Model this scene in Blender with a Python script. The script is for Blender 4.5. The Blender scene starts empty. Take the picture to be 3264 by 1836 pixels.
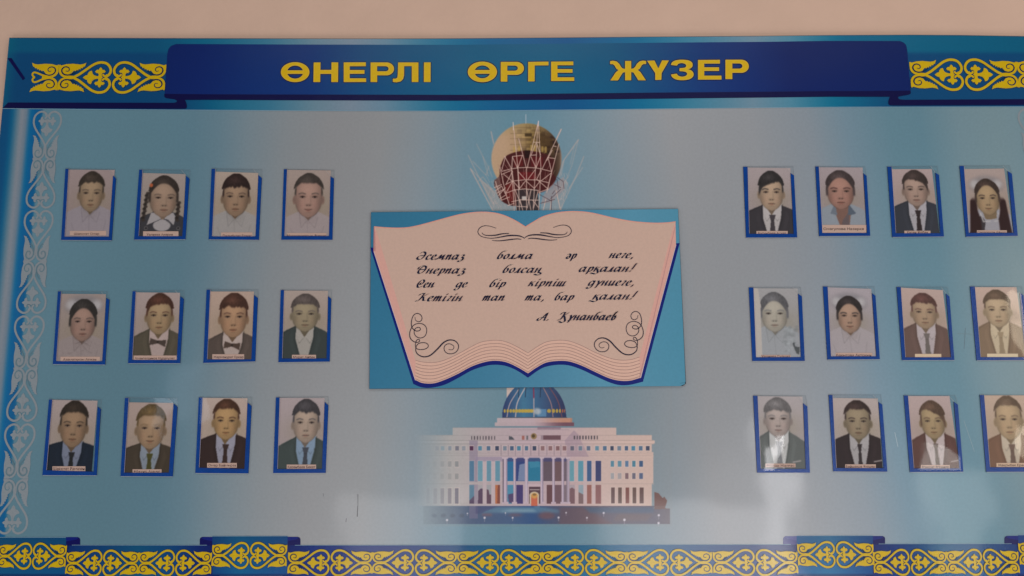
import bpy, math, random
import numpy as np
from mathutils.geometry import tessellate_polygon
from mathutils import Vector

random.seed(7)
rng = np.random.default_rng(7)
scene = bpy.context.scene

# ------------------------------------------------------------------ camera
CAM_D, CAM_H, TILT = 1.95, 1.50, math.radians(8.5)
FOC = 2597.5                      # focal length in photo pixels (photo is 3264 x 1836)
cam_data = bpy.data.cameras.new('camera')
cam_data.sensor_width = 36.0
cam_data.lens = FOC / 3264 * 36.0
cam_data.clip_start = 0.05
cam_data.clip_end = 60
cam = bpy.data.objects.new('camera', cam_data)
cam.location = (0, -CAM_D, CAM_H)
cam.rotation_euler = (math.radians(90) + TILT, 0, 0)
scene.collection.objects.link(cam)
scene.camera = cam

# ------------------------------------------------------------------ light
world = bpy.data.worlds.new('World')
scene.world = world
world.use_nodes = True
bgn = world.node_tree.nodes['Background']
bgn.inputs['Color'].default_value = (1.0, 0.97, 0.95, 1)
bgn.inputs['Strength'].default_value = 0.06
scene.view_settings.view_transform = 'Standard'
scene.view_settings.look = 'None'
scene.view_settings.exposure = 0.12
scene.view_settings.gamma = 1.0


def area_lamp(name, loc, target, w, h, radiance, color):
    """a rectangular area lamp aimed at a target"""
    ld = bpy.data.lights.new(name, 'AREA')
    ld.shape = 'RECTANGLE'
    ld.size, ld.size_y = w, h
    ld.energy = radiance * math.pi * w * h
    ld.color = color
    o = bpy.data.objects.new(name, ld)
    o.location = loc
    o.rotation_euler = (Vector(target) - Vector(loc)).to_track_quat('-Z', 'Y').to_euler()
    scene.collection.objects.link(o)
    return o


# fill lamps added to light the board from above, both sides and below
area_lamp('overhead_fill_lamp', (0.4, -2.6, 4.6), (0.1, 0, 1.5), 4.0, 1.4, 1.90, (1.0, 0.985, 0.96))
area_lamp('side_fill_lamp', (-4.9, -2.4, 1.7), (0.0, 0, 1.8), 2.0, 2.4, 2.20, (1.0, 0.99, 0.98))
area_lamp('side_fill_lamp', (4.9, -2.3, 1.7), (0.0, 0, 1.8), 2.0, 2.4, 2.30, (1.0, 0.97, 0.93))
area_lamp('low_fill_lamp', (0.0, -2.4, -1.0), (0.0, 0, 1.8), 4.0, 1.6, 1.95, (1.0, 0.97, 0.94))
# windows of the opposite wall, seen as glare on the board and on the pocket films
area_lamp('window_lamp', (3.18, -4.0, 0.72), (2.2, 0, 0.9), 0.42, 0.70, 3.6, (1.0, 0.98, 0.92))
area_lamp('window_lamp', (-0.80, -4.0, 0.45), (-0.6, 0, 0.6), 0.85, 0.95, 2.6, (1.0, 0.98, 1.0))
area_lamp('window_lamp', (-2.42, -4.0, 1.60), (-1.6, 0, 1.6), 0.22, 0.40, 1.5, (0.72, 0.85, 1.0))
area_lamp('window_lamp', (4.30, -3.9, 1.80), (1.4, 0, 1.5), 0.80, 1.50, 5.0, (1.0, 0.86, 0.66))

area_lamp('window_lamp', (1.93, -4.0, 0.72), (1.93, 0, 0.75), 0.20, 1.40, 8.0, (1.0, 0.98, 1.0))
area_lamp('window_lamp', (1.27, -4.0, 0.36), (1.27, 0, 0.5), 1.12, 0.95, 4.2, (1.0, 0.98, 1.0))

# ------------------------------------------------------------------ the board plane
# the board hangs in the plane y = 0; at() turns a measured spot of the photograph
# into board coordinates (metres), so that every piece has its real place and size
ct, st = math.cos(TILT), math.sin(TILT)


def at(u, v):
    u = np.asarray(u, float)
    v = np.asarray(v, float)
    dx = u - 1632.0
    b = 918.0 - v
    dy = ct * FOC - st * b
    dz = st * FOC + ct * b
    k = CAM_D / dy
    return dx * k, CAM_H + dz * k


def px(X, Z):
    X = np.asarray(X, float)
    Z = np.asarray(Z, float)
    dz = Z - CAM_H
    f = ct * CAM_D + st * dz
    b = -st * CAM_D + ct * dz
    return 1632.0 + FOC * X / f, 918.0 - FOC * b / f


class Frame:
    """local drawing frame: origin in the photo and scale"""
    def __init__(s, ox, oy, k, ky=None):
        s.ox, s.oy, s.k, s.ky = ox, oy, k, ky or k

    def __call__(s, x, y):
        return at(s.ox + np.asarray(x, float) / s.k, s.oy + np.asarray(y, float) / s.ky)


SRC = Frame(0, 0, 1)
# light reaching the board, used to turn seen colours into paint colours
E_R, E_G, E_B = 0.565, 0.55, 0.535
SPEC = 0.004


def lin(c):
    c = np.asarray(c, float) / 255.0
    return np.where(c <= 0.04045, c / 12.92, ((c + 0.055) / 1.055) ** 2.4)


PHOTO_GAIN = 1.0


def paint(c):
    c = np.asarray(c, float)
    l = np.maximum(lin(c) - SPEC, 0.0006)
    return np.clip(l * PHOTO_GAIN / np.array([E_R, E_G, E_B]), 0.0008, 0.9)


# ------------------------------------------------------------------ materials
def new_mat(name):
    m = bpy.data.materials.new(name)
    m.use_nodes = True
    nt = m.node_tree
    return m, nt, nt.nodes['Principled BSDF']


def print_material(name, rough, peel, peel_scale, wave=0.0, tone=0.05, spec=0.5, coat=0.0):
    m, nt, b = new_mat(name)
    N, L = nt.nodes, nt.links
    a = N.new('ShaderNodeAttribute'); a.attribute_name = 'Col'
    tc = N.new('ShaderNodeTexCoord')
    n1 = N.new('ShaderNodeTexNoise'); n1.inputs['Scale'].default_value = 160; n1.inputs['Detail'].default_value = 3
    mr = N.new('ShaderNodeMapRange'); mr.inputs['From Min'].default_value = .3; mr.inputs['From Max'].default_value = .7
    mr.inputs['To Min'].default_value = 1 - tone; mr.inputs['To Max'].default_value = 1 + tone
    mx = N.new('ShaderNodeMix'); mx.data_type = 'RGBA'; mx.blend_type = 'MULTIPLY'; mx.inputs['Factor'].default_value = 1
    L.new(tc.outputs['Object'], n1.inputs['Vector'])
    L.new(n1.outputs['Fac'], mr.inputs['Value'])
    L.new(a.outputs['Color'], mx.inputs[6])
    L.new(mr.outputs['Result'], mx.inputs[7])
    L.new(mx.outputs[2], b.inputs['Base Color'])
    b.inputs['Roughness'].default_value = rough
    b.inputs['Specular IOR Level'].default_value = spec
    b.inputs['Coat Weight'].default_value = coat
    b.inputs['Coat Roughness'].default_value = 0.055
    n2 = N.new('ShaderNodeTexNoise'); n2.inputs['Scale'].default_value = peel_scale; n2.inputs['Detail'].default_value = 2
    L.new(tc.outputs['Object'], n2.inputs['Vector'])
    bp = N.new('ShaderNodeBump'); bp.inputs['Strength'].default_value = 1; bp.inputs['Distance'].default_value = peel
    L.new(n2.outputs['Fac'], bp.inputs['Height'])
    last = bp
    if wave:
        n3 = N.new('ShaderNodeTexNoise'); n3.inputs['Scale'].default_value = 2.6; n3.inputs['Detail'].default_value = 2
        L.new(tc.outputs['Object'], n3.inputs['Vector'])
        b2 = N.new('ShaderNodeBump'); b2.inputs['Strength'].default_value = 1; b2.inputs['Distance'].default_value = wave
        L.new(n3.outputs['Fac'], b2.inputs['Height'])
        L.new(bp.outputs['Normal'], b2.inputs['Normal'])
        last = b2
    L.new(last.outputs['Normal'], b.inputs['Normal'])
    L.new(last.outputs['Normal'], b.inputs['Coat Normal'])
    return m


MAT_PRINT = print_material('printed_vinyl', 0.28, 0.00004, 330, wave=0.005, tone=0.035, spec=0.42, coat=0.45)
MAT_PANEL = print_material('printed_panel', 0.33, 0.00002, 420, wave=0.003, tone=0.03)
MAT_PHOTO = print_material('photo_paper', 0.45, 0.00001, 200, tone=0.02, spec=0.3)


def plain(name, rgb, rough=0.5, noise=0.0, scale=40, bump=0.0, spec=0.5):
    m, nt, b = new_mat(name)
    N, L = nt.nodes, nt.links
    base = paint(rgb)
    tc = N.new('ShaderNodeTexCoord')
    n = N.new('ShaderNodeTexNoise'); n.inputs['Scale'].default_value = scale; n.inputs['Detail'].default_value = 5
    cr = N.new('ShaderNodeValToRGB')
    cr.color_ramp.elements[0].position = .3; cr.color_ramp.elements[1].position = .7
    cr.color_ramp.elements[0].color = (*[x * (1 - noise) for x in base], 1)
    cr.color_ramp.elements[1].color = (*[min(1, x * (1 + noise)) for x in base], 1)
    L.new(tc.outputs['Object'], n.inputs['Vector']); L.new(n.outputs['Fac'], cr.inputs['Fac'])
    L.new(cr.outputs['Color'], b.inputs['Base Color'])
    b.inputs['Roughness'].default_value = rough
    b.inputs['Specular IOR Level'].default_value = spec
    if bump:
        n2 = N.new('ShaderNodeTexNoise'); n2.inputs['Scale'].default_value = scale * 6; n2.inputs['Detail'].default_value = 4
        bp = N.new('ShaderNodeBump'); bp.inputs['Distance'].default_value = bump
        L.new(tc.outputs['Object'], n2.inputs['Vector']); L.new(n2.outputs['Fac'], bp.inputs['Height'])
        L.new(bp.outputs['Normal'], b.inputs['Normal'])
    return m


MAT_WALL = plain('pink_beige_wall_paint', (177, 148, 131), 0.75, 0.025, 9, 0.0014, 0.25)
MAT_BORDER = plain('blue_pocket_tape', (6, 52, 114), 0.25, 0.10, 30, 0.0002)
MAT_EDGE = plain('dark_edge_gap_shade', (38, 36, 40), 0.6)  # edge colour; along the board top it stands in for the gap shadow
MAT_RIM = plain('cut_plastic_rim', (98, 108, 115), 0.3, 0.15, 60)


def clear_plastic(name, wav, rough):
    m = bpy.data.materials.new(name); m.use_nodes = True
    nt = m.node_tree; N, L = nt.nodes, nt.links
    N.remove(N['Principled BSDF'])
    out = N['Material Output']
    tr = N.new('ShaderNodeBsdfTransparent'); tr.inputs['Color'].default_value = (.993, .995, .997, 1)
    gl = N.new('ShaderNodeBsdfAnisotropic'); gl.inputs['Roughness'].default_value = rough
    lw = N.new('ShaderNodeLayerWeight'); lw.inputs['Blend'].default_value = 0.5
    pw = N.new('ShaderNodeMath'); pw.operation = 'POWER'; pw.inputs[1].default_value = 5.0
    fr = N.new('ShaderNodeMath'); fr.operation = 'MULTIPLY_ADD'; fr.inputs[1].default_value = 0.955; fr.inputs[2].default_value = 0.045
    L.new(lw.outputs['Facing'], pw.inputs[0]); L.new(pw.outputs[0], fr.inputs[0])
    mix = N.new('ShaderNodeMixShader')
    tc = N.new('ShaderNodeTexCoord'); oi = N.new('ShaderNodeObjectInfo')
    va = N.new('ShaderNodeVectorMath'); va.operation = 'ADD'
    cx = N.new('ShaderNodeCombineXYZ')
    mu = N.new('ShaderNodeMath'); mu.operation = 'MULTIPLY'; mu.inputs[1].default_value = 37.0
    L.new(oi.outputs['Random'], mu.inputs[0]); L.new(mu.outputs[0], cx.inputs[1])
    L.new(tc.outputs['Object'], va.inputs[0]); L.new(cx.outputs[0], va.inputs[1])
    n = N.new('ShaderNodeTexNoise'); n.inputs['Scale'].default_value = 8; n.inputs['Detail'].default_value = 1.2
    L.new(va.outputs[0], n.inputs['Vector'])
    bp = N.new('ShaderNodeBump'); bp.inputs['Strength'].default_value = 1; bp.inputs['Distance'].default_value = wav
    L.new(n.outputs['Fac'], bp.inputs['Height'])
    L.new(bp.outputs['Normal'], gl.inputs['Normal'])
    L.new(fr.outputs[0], mix.inputs[0]); L.new(tr.outputs[0], mix.inputs[1]); L.new(gl.outputs[0], mix.inputs[2])
    L.new(mix.outputs[0], out.inputs['Surface'])
    return m


MAT_COVER = clear_plastic('clear_pocket_film', 0.0030, 0.05)


# ------------------------------------------------------------------ mesh helpers
def link(o, parent=None, **props):
    scene.collection.objects.link(o)
    if parent is not None:
        o.parent = parent
        o.matrix_parent_inverse = parent.matrix_world.inverted()
    for k, v in props.items():
        o[k] = v
    return o


def empty(name, loc, label, category, group=None):
    o = bpy.data.objects.new(name, None)
    o.location = loc
    o.empty_display_size = 0.05
    scene.collection.objects.link(o)
    bpy.context.view_layer.update()
    o['label'] = label; o['category'] = category
    if group:
        o['group'] = group
    return o


def mesh_from(name, verts, faces, cols, mats, parent=None, fmat=None, **props):
    me = bpy.data.meshes.new(name)
    me.from_pydata([tuple(v) for v in verts], [], faces)
    if cols is not None:
        at_ = me.color_attributes.new('Col', 'FLOAT_COLOR', 'POINT')
        c = np.ones((len(verts), 4), np.float32); c[:, :3] = np.asarray(cols, np.float32)
        at_.data.foreach_set('color', c.ravel())
    for m in mats:
        me.materials.append(m)
    if fmat is not None:
        me.polygons.foreach_set('material_index', fmat)
    me.update()
    o = bpy.data.objects.new(name, me)
    return link(o, parent, **props)


STEP = 0.00003


def smooth(pts, n=6, closed=False):
    P = [np.array(p, float) for p in pts]
    out = []
    m = len(P)
    rngi = range(m if closed else m - 1)
    for i in rngi:
        p0 = P[(i - 1) % m] if closed or i > 0 else 2 * P[0] - P[1]
        p1 = P[i]; p2 = P[(i + 1) % m]
        p3 = P[(i + 2) % m] if closed or i + 2 < m else 2 * P[-1] - P[-2]
        for k in range(n):
            t = k / n
            out.append(0.5 * ((2 * p1) + (-p0 + p2) * t + (2 * p0 - 5 * p1 + 4 * p2 - p3) * t * t + (-p0 + 3 * p1 - 3 * p2 + p3) * t ** 3))
    if not closed:
        out.append(P[-1])
    return [tuple(p) for p in out]


class Print:
    """flat print built up of shapes; each shape lies a hair in front of the one before"""
    def __init__(s, base):
        s.d = base; s.v = []; s.f = []; s.c = []

    def _add(s, pts, faces, xf, col):
        o = len(s.v)
        x = np.array([p[0] for p in pts]); y = np.array([p[1] for p in pts])
        X, Z = xf(x, y)
        col = np.asarray(col, float)
        if col.ndim == 1:
            pc = paint(col); cc = [pc] * len(pts)
        else:
            cc = list(paint(col))
        for i in range(len(pts)):
            s.v.append((X[i], -s.d, Z[i])); s.c.append(cc[i])
        for f in faces:
            f = [o + i for i in f]
            a, b, c = (s.v[f[0]], s.v[f[1]], s.v[f[2]])
            cr = (b[0] - a[0]) * (c[2] - a[2]) - (b[2] - a[2]) * (c[0] - a[0])
            s.f.append(f if cr > 0 else f[::-1])
        s.d += STEP

    def poly(s, pts, xf, col, holes=()):
        loops = [pts] + list(holes)
        tris = tessellate_polygon([[Vector((p[0], p[1], 0)) for p in l] for l in loops])
        flat = [p for l in loops for p in l]
        s._add(flat, [list(t) for t in tris], xf, col)

    def ribbon(s, pts, xf, w, col, closed=False):
        P = np.array(pts, float)
        n = len(P)
        if closed:
            T = np.roll(P, -1, 0) - np.roll(P, 1, 0)
        else:
            T = np.gradient(P, axis=0)
        T /= np.maximum(np.linalg.norm(T, axis=1, keepdims=True), 1e-9)
        Nn = np.stack([-T[:, 1], T[:, 0]], 1)
        W = np.full(n, w, float) if np.isscalar(w) else np.interp(np.linspace(0, 1, n), np.linspace(0, 1, len(w)), w)
        A = P + Nn * W[:, None] / 2; B = P - Nn * W[:, None] / 2
        allp = [tuple(a) for a in A] + [tuple(b) for b in B]
        m = n if closed else n - 1
        s._add(allp, [[i, (i + 1) % n, n + (i + 1) % n, n + i] for i in range(m)], xf, col)

    def nib(s, pts, xf, nv, col):
        P = np.array(pts, float); n = len(P); nv = np.array(nv)
        allp = [tuple(p + nv) for p in P] + [tuple(p - nv) for p in P]
        s._add(allp, [[i, i + 1, n + i + 1, n + i] for i in range(n - 1)], xf, col)

    def ell(s, cx, cy, rx, ry, xf, col, n=20):
        pts = [(cx + rx * math.cos(a), cy + ry * math.sin(a)) for a in np.linspace(0, 2 * math.pi, n, endpoint=False)]
        s.poly(pts, xf, col)

    def build(s, name, parent, mat=None, **props):
        return mesh_from(name, s.v, s.f, s.c, [mat or MAT_PRINT], parent, **props)


def grid_mesh(name, parent, Xs, Zs, y, cols, mat, **props):
    """Xs, Zs, cols: 2D arrays of a grid"""
    ny, nx = Xs.shape
    v = np.stack([Xs.ravel(), np.full(Xs.size, y), Zs.ravel()], 1)
    me = bpy.data.meshes.new(name)
    i = np.arange((ny - 1) * (nx - 1)); r = i // (nx - 1); c = i % (nx - 1)
    a = r * nx + c
    quads = np.stack([a + nx, a + nx + 1, a + 1, a], 1).astype(np.int32)
    me.vertices.add(len(v)); me.vertices.foreach_set('co', v.astype(np.float32).ravel())
    me.loops.add(quads.size); me.loops.foreach_set('vertex_index', quads.ravel())
    me.polygons.add(len(quads)); me.polygons.foreach_set('loop_start', np.arange(0, quads.size, 4, dtype=np.int32))
    me.polygons.foreach_set('loop_total', np.full(len(quads), 4, np.int32))
    me.update(calc_edges=True)
    at_ = me.color_attributes.new('Col', 'FLOAT_COLOR', 'POINT')
    cc = np.ones((v.shape[0], 4), np.float32); cc[:, :3] = paint(cols).reshape(-1, 3)
    at_.data.foreach_set('color', cc.ravel())
    me.materials.append(mat)
    o = bpy.data.objects.new(name, me)
    return link(o, parent, **props)


def slab(name, outline, y0, y1, mats, parent=None, side=0, **props):
    """outline: (X, Z) points; front at y1 (towards the camera), back at y0"""
    n = len(outline)
    tris = tessellate_polygon([[Vector((p[0], p[1], 0)) for p in outline]])
    v = [(p[0], y1, p[1]) for p in outline] + [(p[0], y0, p[1]) for p in outline]
    f = []; fm = []
    for t in tris:
        t = list(t); a, b, c = (outline[i] for i in t)
        cr = (b[0] - a[0]) * (c[1] - a[1]) - (b[1] - a[1]) * (c[0] - a[0])
        f.append(t if cr > 0 else t[::-1]); fm.append(0)
    for i in range(n):
        f.append([i, (i + 1) % n, n + (i + 1) % n, n + i]); fm.append(side)
    me = bpy.data.meshes.new(name)
    me.from_pydata(v, [], f)
    for m in mats:
        me.materials.append(m)
    me.polygons.foreach_set('material_index', fm)
    me.update()
    o = bpy.data.objects.new(name, me)
    return link(o, parent, **props)


def sstep(a, b, x):
    t = np.clip((np.asarray(x, float) - a) / (b - a), 0, 1)
    return t * t * (3 - 2 * t)


def stops(x, tab):
    xs = [t[0] for t in tab]
    return np.stack([np.interp(x, xs, [t[1][k] for t in tab]) for k in range(3)], -1)


class Canvas:
    """a picture printed dot by dot: colours held at the points of a fine grid"""
    def __init__(s, x0, y0, x1, y1, nx, ny, xf, bg):
        s.x = np.linspace(x0, x1, nx); s.y = np.linspace(y0, y1, ny)
        s.X, s.Y = np.meshgrid(s.x, s.y)
        s.xf = xf
        s.img = bg(s.X, s.Y) if callable(bg) else np.ones(s.X.shape + (3,)) * np.array(bg, float)

    def blend(s, m, col):
        col = np.asarray(col, float)
        s.img += (col - s.img) * m[..., None]

    def mask_poly(s, pts):
        m = np.zeros(s.X.shape, bool)
        p = np.array(pts, float); n = len(p)
        for i in range(n):
            x1, y1 = p[i]; x2, y2 = p[(i + 1) % n]
            if y1 == y2:
                continue
            c = ((s.Y >= min(y1, y2)) & (s.Y < max(y1, y2)))
            m ^= c & (s.X < (x2 - x1) * (s.Y - y1) / (y2 - y1) + x1)
        return m.astype(float)

    def poly(s, pts, col, a=1.0):
        s.blend(s.mask_poly(pts) * a, col)

    def rect(s, x0, y0, x1, y1, col, a=1.0):
        s.blend(((s.X >= x0) & (s.X < x1) & (s.Y >= y0) & (s.Y < y1)) * a, col)

    def ell(s, cx, cy, rx, ry, col, a=1.0, soft=0.08):
        r = np.sqrt(((s.X - cx) / rx) ** 2 + ((s.Y - cy) / ry) ** 2)
        s.blend((1 - sstep(1 - soft, 1 + soft, r)) * a, col)

    def line(s, pts, w, col, a=1.0, soft=0.6):
        m = np.zeros(s.X.shape)
        for (x1, y1), (x2, y2) in zip(pts[:-1], pts[1:]):
            dx, dy = x2 - x1, y2 - y1
            t = np.clip(((s.X - x1) * dx + (s.Y - y1) * dy) / max(dx * dx + dy * dy, 1e-9), 0, 1)
            d = np.hypot(s.X - x1 - t * dx, s.Y - y1 - t * dy)
            m = np.maximum(m, 1 - sstep(w / 2 * (1 - soft), w / 2 * (1 + soft), d))
        s.blend(m * a, col)

    def blur(s, n=1, x0=-1e9, y0=-1e9, x1=1e9, y1=1e9):
        m = ((s.X >= x0) & (s.X <= x1) & (s.Y >= y0) & (s.Y <= y1))[..., None]
        for _ in range(n):
            q = np.pad(s.img, ((1, 1), (1, 1), (0, 0)), 'edge')
            b = (q[1:-1, 1:-1] * 4 + (q[:-2, 1:-1] + q[2:, 1:-1] + q[1:-1, :-2] + q[1:-1, 2:]) * 2 + q[:-2, :-2] + q[:-2, 2:] + q[2:, :-2] + q[2:, 2:]) / 16
            s.img = np.where(m, b, s.img)

    def build(s, name, parent, y, mat, **props):
        X, Z = s.xf(s.X, s.Y)
        return grid_mesh(name, parent, X, Z, y, s.img, mat, **props)

# ------------------------------------------------------------------ wall
def build_wall():
    xs = np.linspace(-3.2, 3.2, 9); zs = np.linspace(-0.0, 3.4, 6)
    v = [(x, 0.014, z) for z in zs for x in xs]
    f = [[r * 9 + c, r * 9 + c + 1, (r + 1) * 9 + c + 1, (r + 1) * 9 + c] for r in range(5) for c in range(8)]
    mesh_from('wall', v, f, None, [MAT_WALL], kind='structure')


build_wall()

# ------------------------------------------------------------------ honour board
board = empty('honor_board', (0, 0.012, 1.0),
              'large blue and grey printed school honour board with gold ornament borders on the wall',
              'notice board')
Z1 = Frame(0, 80, 4.025)
Z2 = Frame(500, 80, 2.6833)
Z3 = Frame(1400, 80, 2.4769)
Z4 = Frame(2640, 80, 4.128)

TOP = [(29.3, 119.9), (300, 120.6), (640, 121.6), (980, 122.4), (1230, 122.8), (1454, 122), (1700, 120.2), (2100, 116.6), (2440, 114.2), (2640, 111.8),
       (2900, 110.6), (3060, 111.6), (3264, 115.0), (3420, 118)]
XL = float(at(29.3, 119.9)[0])
XR = float(at(3405, 116)[0])
ZB = float(at(1632, 1868)[1])
TOPB = [tuple(map(float, at(*p))) for p in TOP]
TOPB[0] = (XL, TOPB[0][1]); TOPB[-1] = (XR, TOPB[-1][1])


def ztop(X):
    return np.interp(X, [p[0] for p in TOPB], [p[1] for p in TOPB])


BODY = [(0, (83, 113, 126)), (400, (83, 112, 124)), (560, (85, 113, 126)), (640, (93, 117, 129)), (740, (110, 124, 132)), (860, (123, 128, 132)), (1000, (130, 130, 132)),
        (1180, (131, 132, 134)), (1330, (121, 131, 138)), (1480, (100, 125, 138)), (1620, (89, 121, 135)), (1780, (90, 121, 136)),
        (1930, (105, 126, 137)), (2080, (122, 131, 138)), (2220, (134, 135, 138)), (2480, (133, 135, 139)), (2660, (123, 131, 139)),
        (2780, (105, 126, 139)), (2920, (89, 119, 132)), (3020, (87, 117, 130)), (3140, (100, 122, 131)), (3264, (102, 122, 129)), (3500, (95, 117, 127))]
POLE = [(-60, (0, 62, 100)), (6, (0, 68, 108)), (20, (20, 84, 118)), (38, (88, 112, 126)), (50, (118, 122, 130)), (66, (96, 112, 126)),
        (78, (20, 92, 132)), (88, (0, 84, 130)), (116, (0, 78, 122)), (122, (70, 106, 120))]


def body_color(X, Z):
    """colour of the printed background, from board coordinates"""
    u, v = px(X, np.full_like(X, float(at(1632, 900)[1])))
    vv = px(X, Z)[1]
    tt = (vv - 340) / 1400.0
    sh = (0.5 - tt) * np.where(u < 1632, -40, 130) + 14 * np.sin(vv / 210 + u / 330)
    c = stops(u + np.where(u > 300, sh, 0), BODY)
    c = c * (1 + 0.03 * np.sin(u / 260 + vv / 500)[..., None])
    # pole and its highlight at the left edge
    up = u + 30
    p = stops(up, POLE)
    m = 1 - sstep(112, 122, up)
    return c + (p - c) * m[..., None]


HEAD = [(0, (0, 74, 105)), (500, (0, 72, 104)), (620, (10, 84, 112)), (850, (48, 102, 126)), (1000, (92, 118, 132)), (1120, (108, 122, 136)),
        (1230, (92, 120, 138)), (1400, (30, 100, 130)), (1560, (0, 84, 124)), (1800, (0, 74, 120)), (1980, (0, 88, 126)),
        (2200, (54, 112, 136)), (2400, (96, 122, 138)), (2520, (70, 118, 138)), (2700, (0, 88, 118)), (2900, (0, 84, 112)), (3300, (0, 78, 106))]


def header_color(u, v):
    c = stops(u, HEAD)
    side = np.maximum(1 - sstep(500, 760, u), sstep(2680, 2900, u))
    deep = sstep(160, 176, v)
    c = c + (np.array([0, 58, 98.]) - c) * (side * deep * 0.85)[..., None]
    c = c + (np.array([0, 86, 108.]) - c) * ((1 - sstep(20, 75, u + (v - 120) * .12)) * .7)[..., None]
    return c


# backing slab
outl = [(XL, ZB), (XR, ZB)] + TOPB[::-1]
slab('backing_panel', outl, 0.012, 0.0005, [MAT_EDGE], board)
# printed background sheet
nx, ny = 620, 70
gx = np.linspace(XL + .0005, XR - .0005, nx)
zh = at(1632, 334)[1]
Xs, Ts = np.meshgrid(gx, np.linspace(0, 1, ny))
Zs = float(zh) + (ZB + .0005 - float(zh)) * Ts
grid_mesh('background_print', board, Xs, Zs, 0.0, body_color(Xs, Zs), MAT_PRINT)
# header band
LOW = [(0, 345.5), (300, 348.5), (640, 350.6), (1000, 352.6), (1454, 353.6), (1900, 349), (2440, 342.4), (2640, 341.2), (3000, 340.4), (3420, 339.4)]
gx2 = np.linspace(XL + .0005, XR - .0005, 420)
Xs, Ts = np.meshgrid(gx2, np.linspace(0, 1, 40))
zt = ztop(gx2) - .0013  # inset bares a dark line, painted in place of the gap shadow
ul = np.interp(gx2, *zip(*[(float(at(*p)[0]), float(at(*p)[1])) for p in LOW]))
Zs = zt[None, :] + (ul - zt)[None, :] * Ts
U, V = px(Xs, Zs)
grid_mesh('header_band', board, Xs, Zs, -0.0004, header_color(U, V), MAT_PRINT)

# title ribbon ------------------------------------------------------------
RT = [(548, 140.6), (900, 142.2), (1454, 143.4), (1800, 139.6), (2100, 136.6), (2440, 133.7), (2640, 130.9), (2860, 130.9)]
RB = [(528, 300.0), (545, 300.6), (900, 301.6), (1454, 302.6), (1800, 298.5), (2100, 295.5), (2440, 292.8), (2640, 290.9), (2903, 290.8)]
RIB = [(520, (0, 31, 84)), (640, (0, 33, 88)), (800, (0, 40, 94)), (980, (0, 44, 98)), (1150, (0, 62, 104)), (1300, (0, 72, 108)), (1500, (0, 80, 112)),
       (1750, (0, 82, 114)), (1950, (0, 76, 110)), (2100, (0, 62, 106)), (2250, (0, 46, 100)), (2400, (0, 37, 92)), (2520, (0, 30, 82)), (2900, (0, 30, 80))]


def rib_edge_l(t):   # left outline from top to bottom, t 0..1
    return np.interp(t, [0, .04, .1, .2, .35, .8, 1], [561, 545, 537, 533.5, 532, 527, 525.4])


def rib_edge_r(t):
    return np.interp(t, [0, .03, .08, .18, .4, .8, 1], [2868, 2880, 2888, 2891.5, 2894, 2900, 2902.8])


T = np.concatenate([np.linspace(0, .12, 8), np.linspace(.16, 1, 16)])
S = np.linspace(0, 1, 260)
SS, TT = np.meshgrid(S, T)
Uu = rib_edge_l(TT) + (rib_edge_r(TT) - rib_edge_l(TT)) * SS
Vt = np.interp(Uu, [p[0] for p in RT], [p[1] for p in RT]); Vb = np.interp(Uu, [p[0] for p in RB], [p[1] for p in RB])
Vv = Vt + (Vb - Vt) * TT
Xs, Zs = at(Uu, Vv)
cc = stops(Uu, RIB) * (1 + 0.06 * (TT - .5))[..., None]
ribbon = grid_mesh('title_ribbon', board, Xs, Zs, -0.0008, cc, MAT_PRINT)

NAVY = (6, 3, 56)
P = Print(0.0010)
P.poly(RB[1:-1] + [(2850, 290.8), (2850, 309), (2640, 309), (2440, 311.3), (2100, 315), (1800, 318), (1454, 321.5), (900, 320), (593, 318.5), (560, 317)], SRC, NAVY)
P.poly(smooth([(2110, 884), (2114, 925), (2150, 941), (2215, 950), (2275, 960), (2400, 962)], 4) + [(2576, 962), (2576, 888)], Z1, NAVY)
P.poly(smooth([(2180, 946), (2240, 955), (2272, 972), (2262, 990), (2230, 998), (2150, 999)], 4) + [(108, 995), (36, 1066), (2340, 1076)]
       + smooth([(2340, 1076), (2388, 1072), (2400, 1045), (2392, 1000), (2372, 955)], 4), Z1, NAVY)
P.poly(smooth([(1078, 866), (1085, 895), (1060, 916), (990, 930), (930, 940), (800, 944)], 4) + [(600, 944), (600, 868)], Z4, NAVY)
P.poly(smooth([(990, 930), (930, 942), (918, 960), (940, 978), (1010, 985)], 4) + [(2600, 976), (2880, 974), (2880, 1050), (2576, 1053), (850, 1060)]
       + smooth([(850, 1060), (800, 1052), (787, 1012), (800, 965), (815, 938)], 4), Z4, NAVY)
P.poly([(100, 428), (150, 424), (325, 685), (297, 708)], Z1, (12, 8, 62))
P.build('ribbon_underside', board)

# thin light line under the header
P = Print(0.0009)
P.ribbon([(p[0] + 8, p[1] + .8) for p in LOW], SRC, 1.6, (112, 140, 156))
P.build('header_edge_line', board)

# title letters -----------------------------------------------------------
GOLD = (184, 148, 14)
BLK = (6, 8, 34)
RIMC = (182, 150, 80)


def arc(cx, cy, rx, ry, a0, a1, n=16):
    return [(cx + rx * math.cos(math.radians(a)), cy + ry * math.sin(math.radians(a))) for a in np.linspace(a0, a1, n)]


def letter(contours, xf, w=7):
    P = Print(0.0012)
    for c in contours:
        P.ribbon(c, xf, w * 2.3, BLK, closed=True)
    P.poly(contours[0], xf, GOLD, contours[1:])
    for c in contours:
        P.ribbon(c, xf, w * .42, RIMC, closed=True)
    P.build('letter', ribbon)


def L_oe(cx, cy, rx, ry, ix, iy, b0, b1):
    a = math.degrees(math.asin((cy - b0) / iy)); b = math.degrees(math.asin((b1 - cy) / iy))
    return [arc(cx, cy, rx, ry, 0, 352, 44), arc(cx, cy, ix, iy, 180 + a, 360 - a, 16), arc(cx, cy, ix, iy, b, 180 - b, 16)]


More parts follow.
